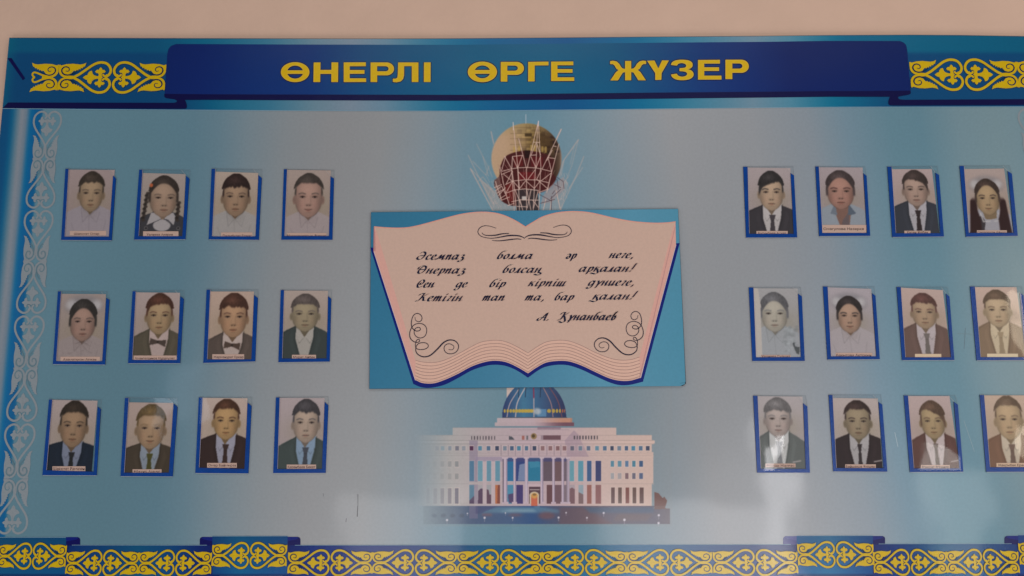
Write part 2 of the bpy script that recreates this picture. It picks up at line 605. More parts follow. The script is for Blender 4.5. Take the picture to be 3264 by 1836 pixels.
def L_e(x0, x1, xt, xm, xb, y0, yt, ym0, ym1, yb, y1, k=0.0):
    f = lambda x, y: (x - (y - y0) * k, y)
    return [[f(x0, y0), f(xt, y0 - 1), f(xt, yt), f(x1, yt), f(x1, ym0), f(xm, ym0), f(xm, ym1), f(x1, ym1), f(x1, yb), f(xb, yb), f(xb, y1 - 1), f(x0, y1)]]


def L_r(x0, x1, xo, y0, yo, y1, xi, yi0, yi1):
    rb = (yo - y0) / 2; xm = xo - rb * 1.15
    outer = [(x0, y0), (xm, y0)] + arc(xm, y0 + rb, rb * 1.15, rb, -82, 82, 12) + [(xm, yo), (x1, yo), (x1, y1), (x0, y1)]
    ri = (yi1 - yi0) / 2; xj = xi - ri * 1.2
    return [outer, [(x1, yi0), (xj, yi0)] + arc(xj, yi0 + ri, ri * 1.2, ri, -80, 80, 8) + [(xj, yi1), (x1, yi1)]]


letter(L_oe(1184, 404, 121, 84, 70, 57, 390, 418), Z2)
letter([[(1344, 322), (1400, 322), (1399, 386), (1495, 386), (1496, 321), (1551, 321), (1549, 488), (1494, 488), (1494, 418), (1398, 418), (1397, 488), (1341, 488)]], Z2)
letter(L_e(1600, 1650, 1788, 1776, 1790, 322, 352, 387, 417, 458, 488), Z2)
letter(L_r(1830, 1884, 2028, 322, 430, 488, 1984, 352, 398), Z2)
letter([[(2065, 322), (2237, 322), (2236, 488), (2182, 488), (2182, 352), (2115, 352), (2114, 430), (2106, 462), (2085, 482), (2050, 490), (2020, 487), (2020, 460), (2042, 461), (2058, 452), (2062, 430)]], Z2)
letter([[(2286, 321), (2341, 321), (2340, 488), (2285, 488)]], Z2)
letter(L_oe(341, 371, 114, 80, 63, 52, 357, 385), Z3)
letter(L_r(487, 537, 668, 293, 393, 447, 622, 320, 363), Z3)
letter([[(703, 293), (862, 291), (862, 318), (753, 319), (752, 445), (703, 446)]], Z3)
letter(L_e(884, 933, 1058, 1052, 1065, 291, 317, 350, 376, 415, 442), Z3)
zl = [(1350, 287), (1372, 284), (1400, 290), (1420, 308), (1436, 335), (1450, 346), (1468, 348), (1468, 286)]
zl2 = [(1468, 437), (1468, 372), (1448, 376), (1410, 437), (1352, 438), (1395, 374), (1416, 357), (1400, 346), (1385, 320), (1372, 309), (1350, 309)]
letter([zl + [(2982 - x, y - 1) for x, y in zl[::-1]] + [(2982 - x, y - 1) for x, y in zl2[::-1]] + zl2], Z3)
letter([[(1642, 283), (1698, 282), (1729, 345), (1760, 281), (1812, 281), (1754, 380), (1752, 433), (1706, 434), (1706, 380)]], Z3)
letter([smooth([(1830, 315), (1840, 295), (1870, 281), (1915, 276), (1965, 281), (1994, 298), (1998, 325), (1982, 342), (1962, 351), (1985, 358), (2004, 378), (2003, 405),
                (1975, 427), (1925, 435), (1875, 431), (1842, 414), (1830, 393)], 4) +
        smooth([(1874, 386), (1887, 402), (1915, 410), (1945, 404), (1958, 388), (1950, 373), (1928, 366), (1897, 364)], 3) +
        smooth([(1898, 342), (1925, 341), (1946, 334), (1950, 318), (1938, 306), (1912, 300), (1887, 306), (1876, 320)], 3)], Z3)
letter(L_e(2043, 2091, 2215, 2208, 2227, 278, 304, 336, 362, 402, 431), Z3)
letter(L_r(2260, 2312, 2442, 276, 377, 427, 2394, 303, 347), Z3)

# ------------------------------------------------------------------ ornaments
Q_HEART = smooth([(500, 2), (430, 38), (350, 95), (262, 158), (195, 187), (140, 192), (88, 181), (48, 150), (24, 104), (27, 62), (52, 26), (92, 6)], 5)
Q_ARM = [(140, 0), (162, 13), (200, 15), (235, 26), (256, 46), (268, 84), (292, 76), (311, 55), (318, 30), (345, 22), (374, 0)]
Q_UP = [(118, 0), (136, 22), (137, 46), (122, 62), (104, 60), (90, 76), (110, 96), (130, 93), (139, 113), (154, 128), (169, 113), (178, 95), (200, 97), (222, 74),
        (204, 58), (184, 58), (172, 40), (178, 0)]
Q_CURL = smooth([(60, 34), (84, 16), (104, 20), (124, 40)], 4)
Q_LEAF = [(348, 187), (380, 170), (420, 163), (520, 173), (600, 168), (668, 151), (690, 164), (690, 96), (650, 92), (640, 62), (610, 42), (572, 38), (536, 50), (516, 74), (500, 90),
          (478, 84), (466, 100), (448, 92), (438, 112), (420, 104), (410, 126), (392, 120), (380, 142), (366, 140)]
Q_BACK = smooth([(490, 4), (560, 10), (625, 18), (662, 44), (680, 86), (682, 158)], 5)
Q_GAP = smooth([(452, 84), (500, 52), (560, 30), (612, 34), (646, 60), (654, 98), (634, 126), (600, 134), (566, 120), (558, 92), (578, 76), (604, 84)], 5)


def ornament(P, center, ax, ay, gold, dark, rim, sides=(-1, 1), leaf=True, heart=True):
    """draws the mirrored quadrants of one ornament: outlines first, then pale rims, then the gold"""
    def frames():
        for sx in sides:
            for sy in (1, -1):
                def xf(x, y, sx=sx, sy=sy):
                    X = center[0] + sx * np.asarray(x) * ax[0] + sy * np.asarray(y) * ay[0]
                    Z = center[1] + sx * np.asarray(x) * ax[1] + sy * np.asarray(y) * ay[1]
                    return X, Z
                yield xf
    if dark is not None:
        for xf in frames():
            if heart:
                P.ribbon(Q_HEART, xf, 44, dark)
                P.ribbon(Q_ARM[1:], xf, 16, dark)
                P.ribbon(Q_UP[1:-1], xf, 16, dark)
            if leaf:
                P.ribbon(Q_BACK[:-5], xf, 42, dark)
                P.ribbon(Q_LEAF[8:] + Q_LEAF[:7], xf, 16, dark)
    if rim is not None:
        for xf in frames():
            if heart:
                P.ribbon(Q_HEART, xf, 34, rim)
                P.ribbon(Q_ARM[1:], xf, 8, rim)
                P.ribbon(Q_UP[1:-1], xf, 8, rim)
            if leaf:
                P.ribbon(Q_BACK[:-5], xf, 33, rim)
                P.ribbon(Q_LEAF[8:] + Q_LEAF[:7], xf, 8, rim)
    for xf in frames():
        if heart:
            P.ribbon(Q_HEART, xf, 27, gold)
            P.ribbon(Q_CURL, xf, 24, gold)
            P.poly(Q_ARM, xf, gold)
            P.poly(Q_UP, xf, gold)
        if leaf:
            P.poly(Q_LEAF, xf, gold)
            P.ribbon(Q_BACK, xf, 27, gold)
    if leaf:
        for xf in frames():
            P.ribbon(Q_GAP, xf, [6, 15, 17, 14, 11, 6], dark if dark is not None else GAPC)


GAPC = (86, 106, 114)
YEL = (176, 144, 16)
YRIM = (156, 142, 80)
DRK = (8, 34, 62)


def pair(name, parent, c, half, hh, base, gold=YEL, dark=DRK, rim=YRIM, vertical=False, **kw):
    """c: photo centre; half: half length in photo px; hh: half height in px"""
    C = np.array(at(*c)).astype(float)
    if not vertical:
        e1 = np.array(at(c[0] + 1, c[1])) - C; e2 = np.array(at(c[0], c[1] - 1)) - C
        ax = (e1[0] * half / 695, e1[1] * half / 695); ay = (0.0, e2[1] * hh / 205)
    else:
        e1 = np.array(at(c[0], c[1] - 1)) - C; e2 = np.array(at(c[0] + 1, c[1])) - C
        ax = (0.0, e1[1] * half / 695); ay = (e2[0] * hh / 205, 0.0)
    P = Print(base)
    ornament(P, C, ax, ay, gold, dark, rim, **kw)
    return P.build(name, parent)


# header ornaments: left and right of the ribbon
pair('scroll_ornament', board, (357.8, 247.6), 171, 51, 0.0006)
pair('scroll_ornament', board, (357.8 - 345, 247.2), 172.7, 51, 0.0006, sides=(1,), heart=False)
P = Print(0.0012)   # small looped end of the left ornament
for s in (1, -1):
    pts = smooth([(660, 0), (600, 14), (540, 30), (480, 55), (440, 62), (420, 40), (428, 14), (450, 0)], 4)
    P.ribbon([(x, 672 + s * y) for x, y in pts], Z1, 22, YEL)
P.build('scroll_ornament', board)
pair('scroll_ornament', board, (3071.2, 238.7), 171, 51, 0.0006)
pair('scroll_ornament', board, (3071.2 + 342, 238.2), 171, 51, 0.0006, sides=(-1,))

# ------------------------------------------------------------------ bottom ribbons
TEAL = (0, 78, 112)
BLUE = (0, 54, 108)
DEEP = (0, 34, 92)
LOWS = [(190, 700, 1737.6, 1738), (900, 2560, 1738.2, 1735.6), (2760, 3264, 1733.9, 1733.2)]
RAISE = [(-60, 211, 1713, 1713), (677, 917, 1709.2, 1708.8), (2539, 2782, 1708.0, 1707.6), (3245, 3420, 1705.4, 1705)]


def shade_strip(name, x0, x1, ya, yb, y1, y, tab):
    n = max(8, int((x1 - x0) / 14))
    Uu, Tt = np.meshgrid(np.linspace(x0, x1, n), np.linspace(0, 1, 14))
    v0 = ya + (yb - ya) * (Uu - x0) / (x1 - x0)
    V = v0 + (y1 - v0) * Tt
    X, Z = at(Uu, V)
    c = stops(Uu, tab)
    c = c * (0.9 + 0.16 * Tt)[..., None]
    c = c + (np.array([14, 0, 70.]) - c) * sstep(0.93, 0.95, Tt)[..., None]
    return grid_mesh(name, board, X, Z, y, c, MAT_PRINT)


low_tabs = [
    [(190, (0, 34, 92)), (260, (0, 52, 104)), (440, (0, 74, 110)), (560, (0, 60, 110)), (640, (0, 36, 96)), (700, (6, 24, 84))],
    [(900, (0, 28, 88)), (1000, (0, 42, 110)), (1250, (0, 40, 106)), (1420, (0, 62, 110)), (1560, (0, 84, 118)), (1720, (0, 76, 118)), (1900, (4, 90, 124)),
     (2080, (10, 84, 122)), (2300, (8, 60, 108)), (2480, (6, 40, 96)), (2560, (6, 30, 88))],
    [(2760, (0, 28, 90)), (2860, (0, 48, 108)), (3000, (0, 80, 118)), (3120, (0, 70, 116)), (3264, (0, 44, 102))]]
seg = []
for (x0, x1, ya, yb), tab in zip(LOWS, low_tabs):
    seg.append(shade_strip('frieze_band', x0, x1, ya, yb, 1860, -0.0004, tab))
hi_tabs = [[(-60, (0, 70, 104)), (211, (0, 66, 106))], [(677, (0, 56, 104)), (760, (0, 78, 116)), (917, (0, 62, 112))],
           [(2539, (14, 74, 120)), (2640, (0, 88, 126)), (2782, (0, 60, 112))], [(3245, (0, 50, 110)), (3420, (0, 70, 118))]]
hseg = []
for (x0, x1, ya, yb), tab in zip(RAISE, hi_tabs):
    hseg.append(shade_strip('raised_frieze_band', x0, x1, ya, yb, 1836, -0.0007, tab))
# folds
FOLD = (10, 6, 72)
for (xa, xb, s) in ((211, 256, 1), (637, 677, -1), (917, 958, 1), (2496, 2539, -1), (2782, 2821, 1), (3201, 3245, -1)):
    P = Print(0.0006)
    base_y = 1738 - (xa - 211) * .0014
    top = base_y - 26
    if s > 0:
        P.poly([(xa - 2, top), (xb - 8, top), (xb - 2, top + 3), (xb, top + 8), (xb, base_y + 1), (xa - 2, base_y + 1)], SRC, FOLD)
        P.poly([(xa - 2, top), (xb - 10, top), (xb - 6, top + 4), (xb - 14, top + 8), (xa - 2, top + 14)], SRC, (0, 26, 96))
    else:
        P.poly([(xb + 2, top), (xa + 8, top), (xa + 2, top + 3), (xa, top + 8), (xa, base_y + 1), (xb + 2, base_y + 1)], SRC, FOLD if xa != 2496 else (62, 62, 108))
        P.poly([(xb + 2, top), (xa + 10, top), (xa + 6, top + 4), (xa + 14, top + 8), (xb + 2, top + 14)], SRC, (0, 26, 96) if xa != 2496 else (70, 72, 118))
    P.build('ribbon_fold', board)
P = Print(0.0010)
for (x0, x1, ya, yb) in LOWS:
    P.ribbon([(x0 + 40, ya - .4), (x1 - 40, yb - .4)], SRC, 1.3, (108, 134, 150))
for (x0, x1, ya, yb) in RAISE:
    P.ribbon([(x0, ya - .4), (x1, yb - .4)], SRC, 1.3, (108, 134, 150))
P.build('band_edge_line', board)

for c, half in (((104, 1772), 109), ((796, 1770), 119.5), ((2662.5, 1767.4), 121.5), ((3366, 1765), 120)):
    pair('scroll_ornament', board, c, half, 42.5, 0.0009)
for c, half in (((327.5, 1794.5), 116), ((559, 1794.5), 116.5), ((1052.5, 1793.6), 134.5), ((1321.4, 1793.2), 135), ((1592, 1792.8), 135.2), ((1862.7, 1792.6), 135.4),
                ((2133.7, 1792.6), 135.8), ((2407, 1792.6), 135.2), ((2900, 1792), 117.5), ((3131.4, 1791.6), 115)):
    pair('scroll_ornament', board, c, half, 42.5, 0.0006)

# pale side ornaments
PALE = (116, 122, 127)
SIDE = dict(gold=PALE, dark=None, rim=None, vertical=True)
pts = [(147.5, 351, 158), (126.7, 667.3, 165.2), (102.0, 1003, 172.5), (65.5, 1347, 177), (36.5, 1706, 181)]
for i, (cx_, cy_, h_) in enumerate(pts):
    Cx = float(at(pts[1][0], pts[1][1])[0])
    u_, v_ = px(Cx, at(cx_, cy_)[1])
    sides = (-1,) if i == 0 else ((1,) if i == 4 else (-1, 1))
    GAPC = (84, 106, 116)
    pair('side_ornament', board, (float(u_), cy_), h_, 46 + i * 1.2, 0.0003, sides=sides, **SIDE)
XcR = XL + XR - Cx
for i, (cx_, cy_, h_) in enumerate(pts):
    v2 = cy_ - 8 + i * 1.5
    u_, v_ = px(XcR + .004, at(3264, v2)[1])
    sides = (-1,) if i == 0 else ((1,) if i == 4 else (-1, 1))
    pair('side_ornament', board, (float(u_), v2), h_, 46 + i * 1.2, 0.0003, sides=sides, **SIDE)

# pencil marks and scratches
for nm, marks in (('pencil_mark', [([(1140.5, 1575), (1141, 1610), (1139, 1646)], [5, 3, 2], (112, 112, 114)), ([(1139.6, 1612), (1138.6, 1647)], [1, 2.2], (58, 56, 58))]),
                  ('pencil_mark', [([(1104, 1652), (1102.6, 1664)], 2, (90, 84, 92))]),
                  ('pencil_mark', [([(3077, 1045), (3073, 1112)], 1.8, (84, 100, 110)), ([(3050, 1063), (3098, 1065)], 1.2, (96, 112, 120))]),
                  ('scratch_mark', [([(2852, 1378), (2862, 1424)], 1.8, (146, 160, 166))]),
                  ('scratch_mark', [([(3072, 1340), (3106, 1440)], 1.2, (126, 142, 148))]),
                  ('pencil_mark', [([(1030, 1572), (1031, 1582)], 2, (100, 100, 104))])):
    P = Print(0.0002)
    for pts_, w_, c_ in marks:
        P.ribbon(pts_, SRC, w_, c_)
    P.build(nm, board)


# ------------------------------------------------------------------ printed tower
Zw = Frame(1400, 340, 4.025)


def bg_of(xf):
    def f(X, Y):
        a, b = xf(X, Y)
        return body_color(a, b)
    return f


def build_tower():
    C = Canvas(330, 95, 1900, 1360, 380, 306, Zw, bg_of(Zw))
    LT = (176, 152, 142); MD = (150, 128, 116)
    # haze of far lattice left and right
    C.poly([(520, 930), (640, 1010), (760, 1120), (960, 1260), (980, 1360), (700, 1360), (640, 1200)], (158, 140, 132), .5)
    C.poly([(1320, 1150), (1480, 1030), (1580, 900), (1660, 980), (1600, 1200), (1560, 1360), (1300, 1360)], (150, 142, 140), .45)
    for p, a in (([(400, 795), (695, 1345)], .9), ([(372, 625), (520, 930), (700, 1250)], .5), ([(480, 480), (640, 800), (680, 900)], .35),
                 ([(430, 700), (600, 880), (640, 760)], .4), ([(560, 640), (630, 890)], .4), ([(665, 320), (700, 480)], .8), ([(1565, 290), (1330, 790)], 1),
                 ([(1785, 425), (1590, 700), (1540, 900)], .7), ([(1855, 640), (1760, 880), (1560, 1310)], .55), ([(1730, 520), (1680, 740)], .3),
                 ([(1840, 780), (1600, 1150)], .4), ([(1785, 425), (1700, 760), (1600, 1000)], .35), ([(405, 800), (560, 960), (700, 1100)], .5),
                 ([(500, 960), (560, 900), (640, 1010)], .4), ([(1600, 700), (1560, 900)], .4)):
        C.line(p, 11, LT, a)
    # ball
    bx, by, rx, ry = 1120, 668, 452, 455
    r = np.sqrt(((C.X - bx) / rx) ** 2 + ((C.Y - by) / ry) ** 2)
    m = 1 - sstep(.985, 1.01, r)
    m = m * (C.Y < 1290)
    t = np.clip((C.X - bx) / rx, -1, 1)
    col = stops(t, [(-1, (166, 138, 112)), (-.6, (160, 134, 104)), (-.2, (136, 112, 74)), (.1, (106, 84, 46)), (.45, (80, 60, 36)), (.8, (58, 42, 34)), (.93, (84, 66, 54)), (1, (140, 118, 102))])
    topl = np.exp(-(((C.X - 900) / 260) ** 2 + ((C.Y - 480) / 330) ** 2))
    col = col + (np.array([176, 142, 120.]) - col) * (topl * .45)[..., None]
    top = (1 - sstep(230, 420, C.Y))
    col = col + (np.array([150, 128, 90.]) - col) * (top * .55)[..., None]
    band = (sstep(590, 610, C.Y) - sstep(640, 660, C.Y)) * 0
    C.img += (col - C.img) * m[..., None]
    rg = np.random.default_rng(3)
    for i in range(9):          # panels of the ball
        for j in range(12):
            x0 = 1000 + i * 60; y0 = 260 + j * 30
            if math.hypot((x0 - bx) / rx, (y0 - by) / ry) < .93:
                g = rg.uniform(-26, 22)
                q = ((C.X >= x0) & (C.X < x0 + 60) & (C.Y >= y0) & (C.Y < y0 + 30) & (r < .98))
                C.img += (q * g)[..., None] * np.array([1, .85, .5])
    keep_ = C.img.copy()
    for y in (270, 345, 410, 485, 560):
        C.line([(bx + rx * .96 * math.sin(a), y - 28 * math.cos(a) + 26) for a in np.linspace(-.5, 1.25, 12)], 5, (70, 52, 32), .55)
    for x in (1113, 1190, 1262, 1330, 1392, 1440, 1480):
        C.line([(bx + (x - bx) * .55, 235), (x, 420), (x + (x - bx) * .05, 570)], 4, (64, 46, 28), .55)
    C.rect(1100, 340, 1190, 385, (52, 38, 24), .8)
    C.poly([(1300, 340), (1440, 400), (1470, 520), (1300, 500)], (66, 48, 30), .6)
    for x in (1170, 1215, 1310, 1350, 1010, 950):
        C.rect(x, 490 + abs(x - 1150) * .1, x + 30, 565 + abs(x - 1150) * .12, (164, 134, 76), .7)
    C.img = keep_ + (C.img - keep_) * ((1 - sstep(.95, .985, r)) * 1.0)[..., None]
    # dark red underside
    under = smooth([(780, 780), (850, 640), (1000, 578), (1150, 566), (1350, 602), (1480, 690), (1460, 850), (1500, 930), (1400, 1060), (1250, 1125), (1120, 1230), (960, 1275),
                    (800, 1210), (725, 1060), (705, 960), (770, 890)], 4, True)
    C.poly(under, (64, 28, 28))
    C.poly([(1030, 840), (1230, 840), (1250, 930), (1010, 940)], (98, 24, 28), .7)
    C.poly([(850, 1010), (950, 960), (960, 1250), (850, 1180)], (100, 34, 32), .7)
    C.poly([(960, 640), (1060, 620), (1080, 760), (960, 780)], (88, 28, 28), .7)
    C.poly([(1180, 640), (1330, 650), (1330, 770), (1180, 770)], (84, 24, 28), .7)
    C.poly([(1090, 560), (1170, 560), (1150, 660), (1100, 660)], (34, 20, 20), .9)
    C.poly([(705, 940), (780, 890), (800, 1190), (725, 1060)], (104, 78, 74), .8)
    C.poly([(1000, 1060), (1260, 1060), (1290, 1360), (985, 1360)], (52, 44, 46), .95)
    C.poly([(1370, 1060), (1600, 900), (1610, 1060), (1440, 1230), (1300, 1250)], (136, 124, 126), .6)
    C.rect(1060, 1150, 1120, 1200, (196, 186, 178), .8)
    C.blur(2)
    # fine inner mesh behind the main struts
    rg2 = np.random.default_rng(8)
    for _ in range(46):
        a0 = rg2.uniform(-1, 1); x0 = 1120 + a0 * 380; y0 = rg2.uniform(650, 1150); x1 = x0 + rg2.uniform(-70, 70) - a0 * 40; y1 = y0 + rg2.uniform(60, 150)
        if ((x0 - 1110) / 400) ** 2 + ((y0 - 880) / 330) ** 2 < 1:
            C.line([(x0, y0), (x1, y1)], 5, (150, 112, 104), .6, .7)
    for _ in range(60):
        s_ = rg2.choice([-1, 1]); y0 = rg2.uniform(820, 1300); x0 = 1130 + s_ * (rg2.uniform(330, 480) + (1300 - y0) * .35 - 60); C.line([(x0, y0), (x0 + rg2.uniform(-60, 60), y0 + rg2.uniform(20, 110))], 5, (172, 152, 146), .5, .7)
    # white lattice
    W = (186, 158, 146)
    L = [[(948, 205), (1010, 800), (1030, 1345)], [(1272, 190), (1130, 780)], [(1272, 190), (1305, 800)], [(1262, 230), (1240, 790)], [(1020, 410), (1115, 780)],
         [(1565, 290), (1320, 800)], [(1535, 480), (1440, 850), (1380, 1100)], [(840, 640), (930, 800), (960, 1000), (990, 1345)], [(780, 780), (850, 1100), (900, 1260)],
         [(1120, 790), (1120, 1345)], [(1300, 800), (1290, 1100), (1275, 1345)], [(1235, 790), (1220, 1050), (1205, 1345)], [(930, 820), (965, 1345)],
         [(1010, 800), (1030, 1060)], [(805, 830), (920, 800), (1010, 785), (1120, 780), (1235, 785), (1310, 800), (1440, 832)],
         [(800, 870), (930, 815)], [(940, 640), (1065, 625)], [(1170, 625), (1240, 620)], [(1215, 455), (1285, 462)], [(1395, 655), (1480, 665)], [(1465, 505), (1500, 512)],
         [(850, 1000), (940, 955), (1100, 938), (1250, 940), (1400, 975)], [(860, 1110), (960, 1070), (1100, 1055), (1270, 1075)],
         [(930, 1220), (1040, 1195), (1270, 1200)], [(940, 640), (930, 800)], [(940, 650), (1005, 790)], [(1065, 630), (1010, 780)], [(1175, 640), (1240, 780)], [(1300, 640), (1245, 780)],
         [(1400, 670), (1440, 830)], [(1450, 560), (1380, 690)], [(1240, 470), (1180, 620)], [(1250, 470), (1300, 620)], [(1440, 850), (1310, 950)], [(1310, 820), (1250, 930), (1400, 1060)],
         [(850, 640), (800, 820)], [(830, 870), (940, 960)], [(940, 830), (860, 990)], [(950, 960), (1030, 1050), (1110, 950), (1220, 1050), (1290, 960)], [(940, 960), (860, 1100)],
         [(1140, 930), (1230, 810)], [(1100, 930), (1020, 840)], [(970, 1060), (1060, 1280)], [(1180, 1060), (1130, 1300)], [(1270, 1080), (1210, 1300)], [(1120, 1060), (1180, 1345)],
         [(1035, 1190), (1075, 1345)], [(1000, 1280), (1120, 1285)], [(1200, 1200), (1270, 1290)], [(1280, 1100), (1390, 1060), (1440, 850)], [(720, 960), (800, 1200)],
         [(705, 1040), (800, 1000)], [(740, 1110), (830, 1060)], [(780, 1180), (860, 1130)], [(720, 1080), (800, 1020), (850, 1120)], [(760, 1140), (850, 1040)], [(800, 1200), (900, 1160)],
         [(880, 1270), (960, 1240)], [(1440, 1180), (1420, 1345)], [(1370, 1180), (1330, 1345)], [(1500, 1080), (1560, 1345)]]
    for p in L:
        C.line(p, 10, W, .85, .6)
    D = (70, 52, 58)
    for p in ([(1500, 900), (1590, 960), (1600, 1050)], [(1480, 1000), (1560, 1040)], [(1430, 1180), (1560, 1060)], [(1450, 1120), (1480, 1080)], [(1510, 930), (1530, 1060)], [(1440, 1150), (1440, 1330)],
              [(1290, 1130), (1440, 1210)], [(1300, 1240), (1480, 1190)]):
        C.line(p, 9, D, .7)
    C.line([(1112, 100), (1112, 215)], 9, (170, 172, 176), .8)
    C.line([(948, 200), (950, 300)], 7, (196, 186, 180), .8)
    C.line([(1274, 185), (1268, 250)], 10, (196, 176, 176), .9)
    C.blur(1)
    C.build('tower_picture', board, -0.0003, MAT_PRINT)


build_tower()


# ------------------------------------------------------------------ printed palace
Zb = Frame(1260, 1200, 2.7404)


def build_palace():
    C = Canvas(160, 80, 2420, 1310, 700, 382, Zb, bg_of(Zb))
    base = C.img.copy()
    WH = np.array((172, 148, 140.))
    shade = stops(C.x, [(160, (146, 146, 146)), (500, (156, 150, 148)), (800, (164, 146, 148)), (1150, (168, 144, 150)), (1450, (172, 144, 148)), (1800, (182, 154, 146)), (2300, (184, 154, 142))])
    SH = np.broadcast_to(shade[None], C.img.shape)

    def rectS(x0, y0, x1, y1, k=1.0, a=1.0):
        m = ((C.X >= x0) & (C.X < x1) & (C.Y >= y0) & (C.Y < y1)) * a
        C.img += (SH * k - C.img) * m[..., None]
    # ground strip and rocks
    g = stops(C.x, [(160, (110, 116, 122)), (420, (84, 96, 112)), (700, (56, 70, 104)), (1000, (50, 70, 110)), (1200, (26, 58, 112)), (1400, (58, 58, 88)), (1700, (84, 66, 80)), (2260, (74, 66, 84)), (2420, (88, 74, 82))])
    m = (C.Y > 1132) & (C.Y < 1290) & (C.X > 240) & (C.X < 2262) | ((C.Y > 1152) & (C.Y < 1290) & (C.X > 2240) & (C.X < 2398))
    C.img = np.where(m[..., None], g[None], C.img)
    C.poly([(720, 1190), (900, 1140), (1260, 1135), (1420, 1165), (1440, 1190)], (84, 128, 150), .55)
    C.poly([(900, 1185), (1000, 1160), (1200, 1160), (1240, 1185)], (134, 160, 170), .6)
    C.poly([(1440, 1140), (1650, 1140), (1900, 1290), (1430, 1290)], (96, 58, 62), .6)
    C.ell(1320, 1215, 70, 32, (104, 56, 60), .8, .3)
    C.rect(760, 1202, 845, 1216, (150, 66, 58), .8)
    C.ell(1050, 1210, 60, 12, (110, 60, 66), .7, .4)
    C.poly([(1640, 1136), (2260, 1136), (2260, 1192), (1700, 1192)], (56, 72, 100), .8)
    C.poly([(1950, 1200), (2250, 1200), (2200, 1260), (1900, 1260)], (100, 70, 66), .5)
    C.blur(16, 240, 1136, 2262, 1286)
    for x in (340, 420, 500, 580):
        C.ell(x, 1215, 22, 16, (52, 56, 74), .5, .5)
    C.poly([(2262, 1008), (2300, 1020), (2335, 1062), (2350, 1050), (2375, 1085), (2355, 1150), (2398, 1156), (2262, 1160)], (98, 62, 56), 1)
    # print of the foreground is faint
    C.img = np.where((C.Y > 1132)[..., None], C.img * .82 + base * .18, C.img)
    # main block
    rectS(178, 512, 2240, 1132)
    rectS(500, 445, 1930, 512)
    rectS(170, 560, 2266, 585, 1.03)
    rectS(190, 512, 2240, 518, .93)
    rectS(500, 445, 1930, 450, .9)
    for y, k in ((556, .9), (586, .9), (668, .93), (690, .95), (700, 1.04), (934, .93)):
        rectS(190, y, 2256, y + 6, k)
    rectS(2240, 660, 2252, 930)
    # shadows on the front
    C.poly([(1560, 470), (1600, 510), (1640, 600), (1690, 700), (1500, 700), (1480, 560)], (132, 108, 128), .45)
    C.poly([(645, 560), (720, 560), (720, 1240), (645, 1240)], (112, 96, 124), .5)
    C.poly([(700, 700), (1500, 700), (1500, 742), (700, 742)], (128, 112, 140), .55)
    C.poly([(700, 1130), (900, 1130), (740, 1200), (700, 1200)], (60, 60, 100), .5)
    # drum and dome
    rectS(888, 362, 1530, 402, 1.02)
    rectS(870, 400, 1562, 434, 1.0)
    md = sstep(1180, 1500, C.X)
    mm = ((C.Y > 400) & (C.Y < 434) & (C.X > 900) & (C.X < 1562)) * md
    C.blend(mm, (104, 66, 78))
    mm = ((C.Y > 362) & (C.Y < 400) & (C.X > 900) & (C.X < 1545)) * md
    C.blend(mm * .8, (176, 112, 84))
    C.rect(860, 434, 1560, 438, (120, 110, 120), .6)
    C.rect(1240, 440, 1445, 462, (116, 86, 104), .6)
    C.rect(1010, 462, 1520, 470, (150, 128, 136), .7)
    C.rect(972, 90, 1078, 186, (182, 158, 148))
    r = ((C.X - 1213) / 280) ** 2 + ((C.Y - 357) / 325) ** 2
    dm = ((r < 1) & (C.Y < 357)).astype(float)
    dc = stops(C.x, [(930, (38, 48, 92)), (1020, (46, 76, 114)), (1120, (54, 104, 136)), (1200, (48, 92, 128)), (1320, (50, 72, 108)), (1480, (40, 46, 80))])
    C.img += (np.broadcast_to(dc[None], C.img.shape) - C.img) * dm[..., None]
    R1 = (170, 146, 146); R2 = (132, 66, 66)
    C.line(smooth([(975, 355), (1000, 240), (1080, 108)], 5), 8, R1, .9)
    C.line(smooth([(1050, 355), (1066, 230), (1135, 95)], 5), 9, (178, 158, 158), .95)
    C.line([(1211, 355), (1210, 185)], 9, R1, .9)
    C.line([(1210, 185), (1208, 90)], 10, (140, 36, 60), .95)
    C.line(smooth([(1378, 355), (1358, 230), (1292, 95)], 5), 7, (170, 116, 104), .85)
    C.line(smooth([(1456, 355), (1420, 215), (1350, 98)], 5), 7, R2, .8)
    for x in (1080, 1140, 1270):
        C.line([(x, 92), (x - 4, 180)], 7, (30, 38, 60), .8)
    C.rect(935, 355, 1500, 362, (60, 66, 76), .9)
    for x in range(956, 1200, 26):
        C.ell(x, 301, 8 + (x - 940) * .05, 16, (178, 146, 52), .95, .2)
    for x in (1343, 1382, 1412, 1438, 1462, 1480):
        C.ell(x, 301, max(5, 17 - (x - 1343) * .09), 17, (176, 142, 50) if x < 1450 else (160, 84, 54), .95, .2)
    C.rect(1240, 285, 1320, 350, (80, 124, 160), .8)
    C.ell(1240, 305, 32, 28, (164, 166, 168), .8, .5)
    # attic openings
    dk = (72, 64, 70)
    for x in range(662, 872, 25):
        C.rect(x, 522, x + 11, 553, dk, .85)
    for x in range(1558, 1768, 25):
        C.rect(x, 518, x + 12, 550, dk, .95)
    C.rect(1290, 515, 1446, 553, (98, 66, 74)); C.rect(1270, 515, 1292, 553, (134, 110, 120), .8)
    C.poly([(992, 520), (1020, 526), (1042, 552), (992, 552)], (72, 72, 80)); C.rect(1107, 518, 1128, 552, (150, 88, 80)); C.rect(1146, 518, 1162, 552, (96, 92, 96))
    C.ell(1210, 522, 26, 27, (130, 100, 60), .9); C.ell(1206, 520, 14, 15, (72, 56, 34), .9)

    def frame(x0, y0, x1, y1, col, a=1.0, k=1.05, f=5):
        C.rect(x0 - f, y0 - f, x1 + f, y1 + f, (196, 172, 162), .6 * a)
        C.rect(x0, y0, x1, y1, col, a)
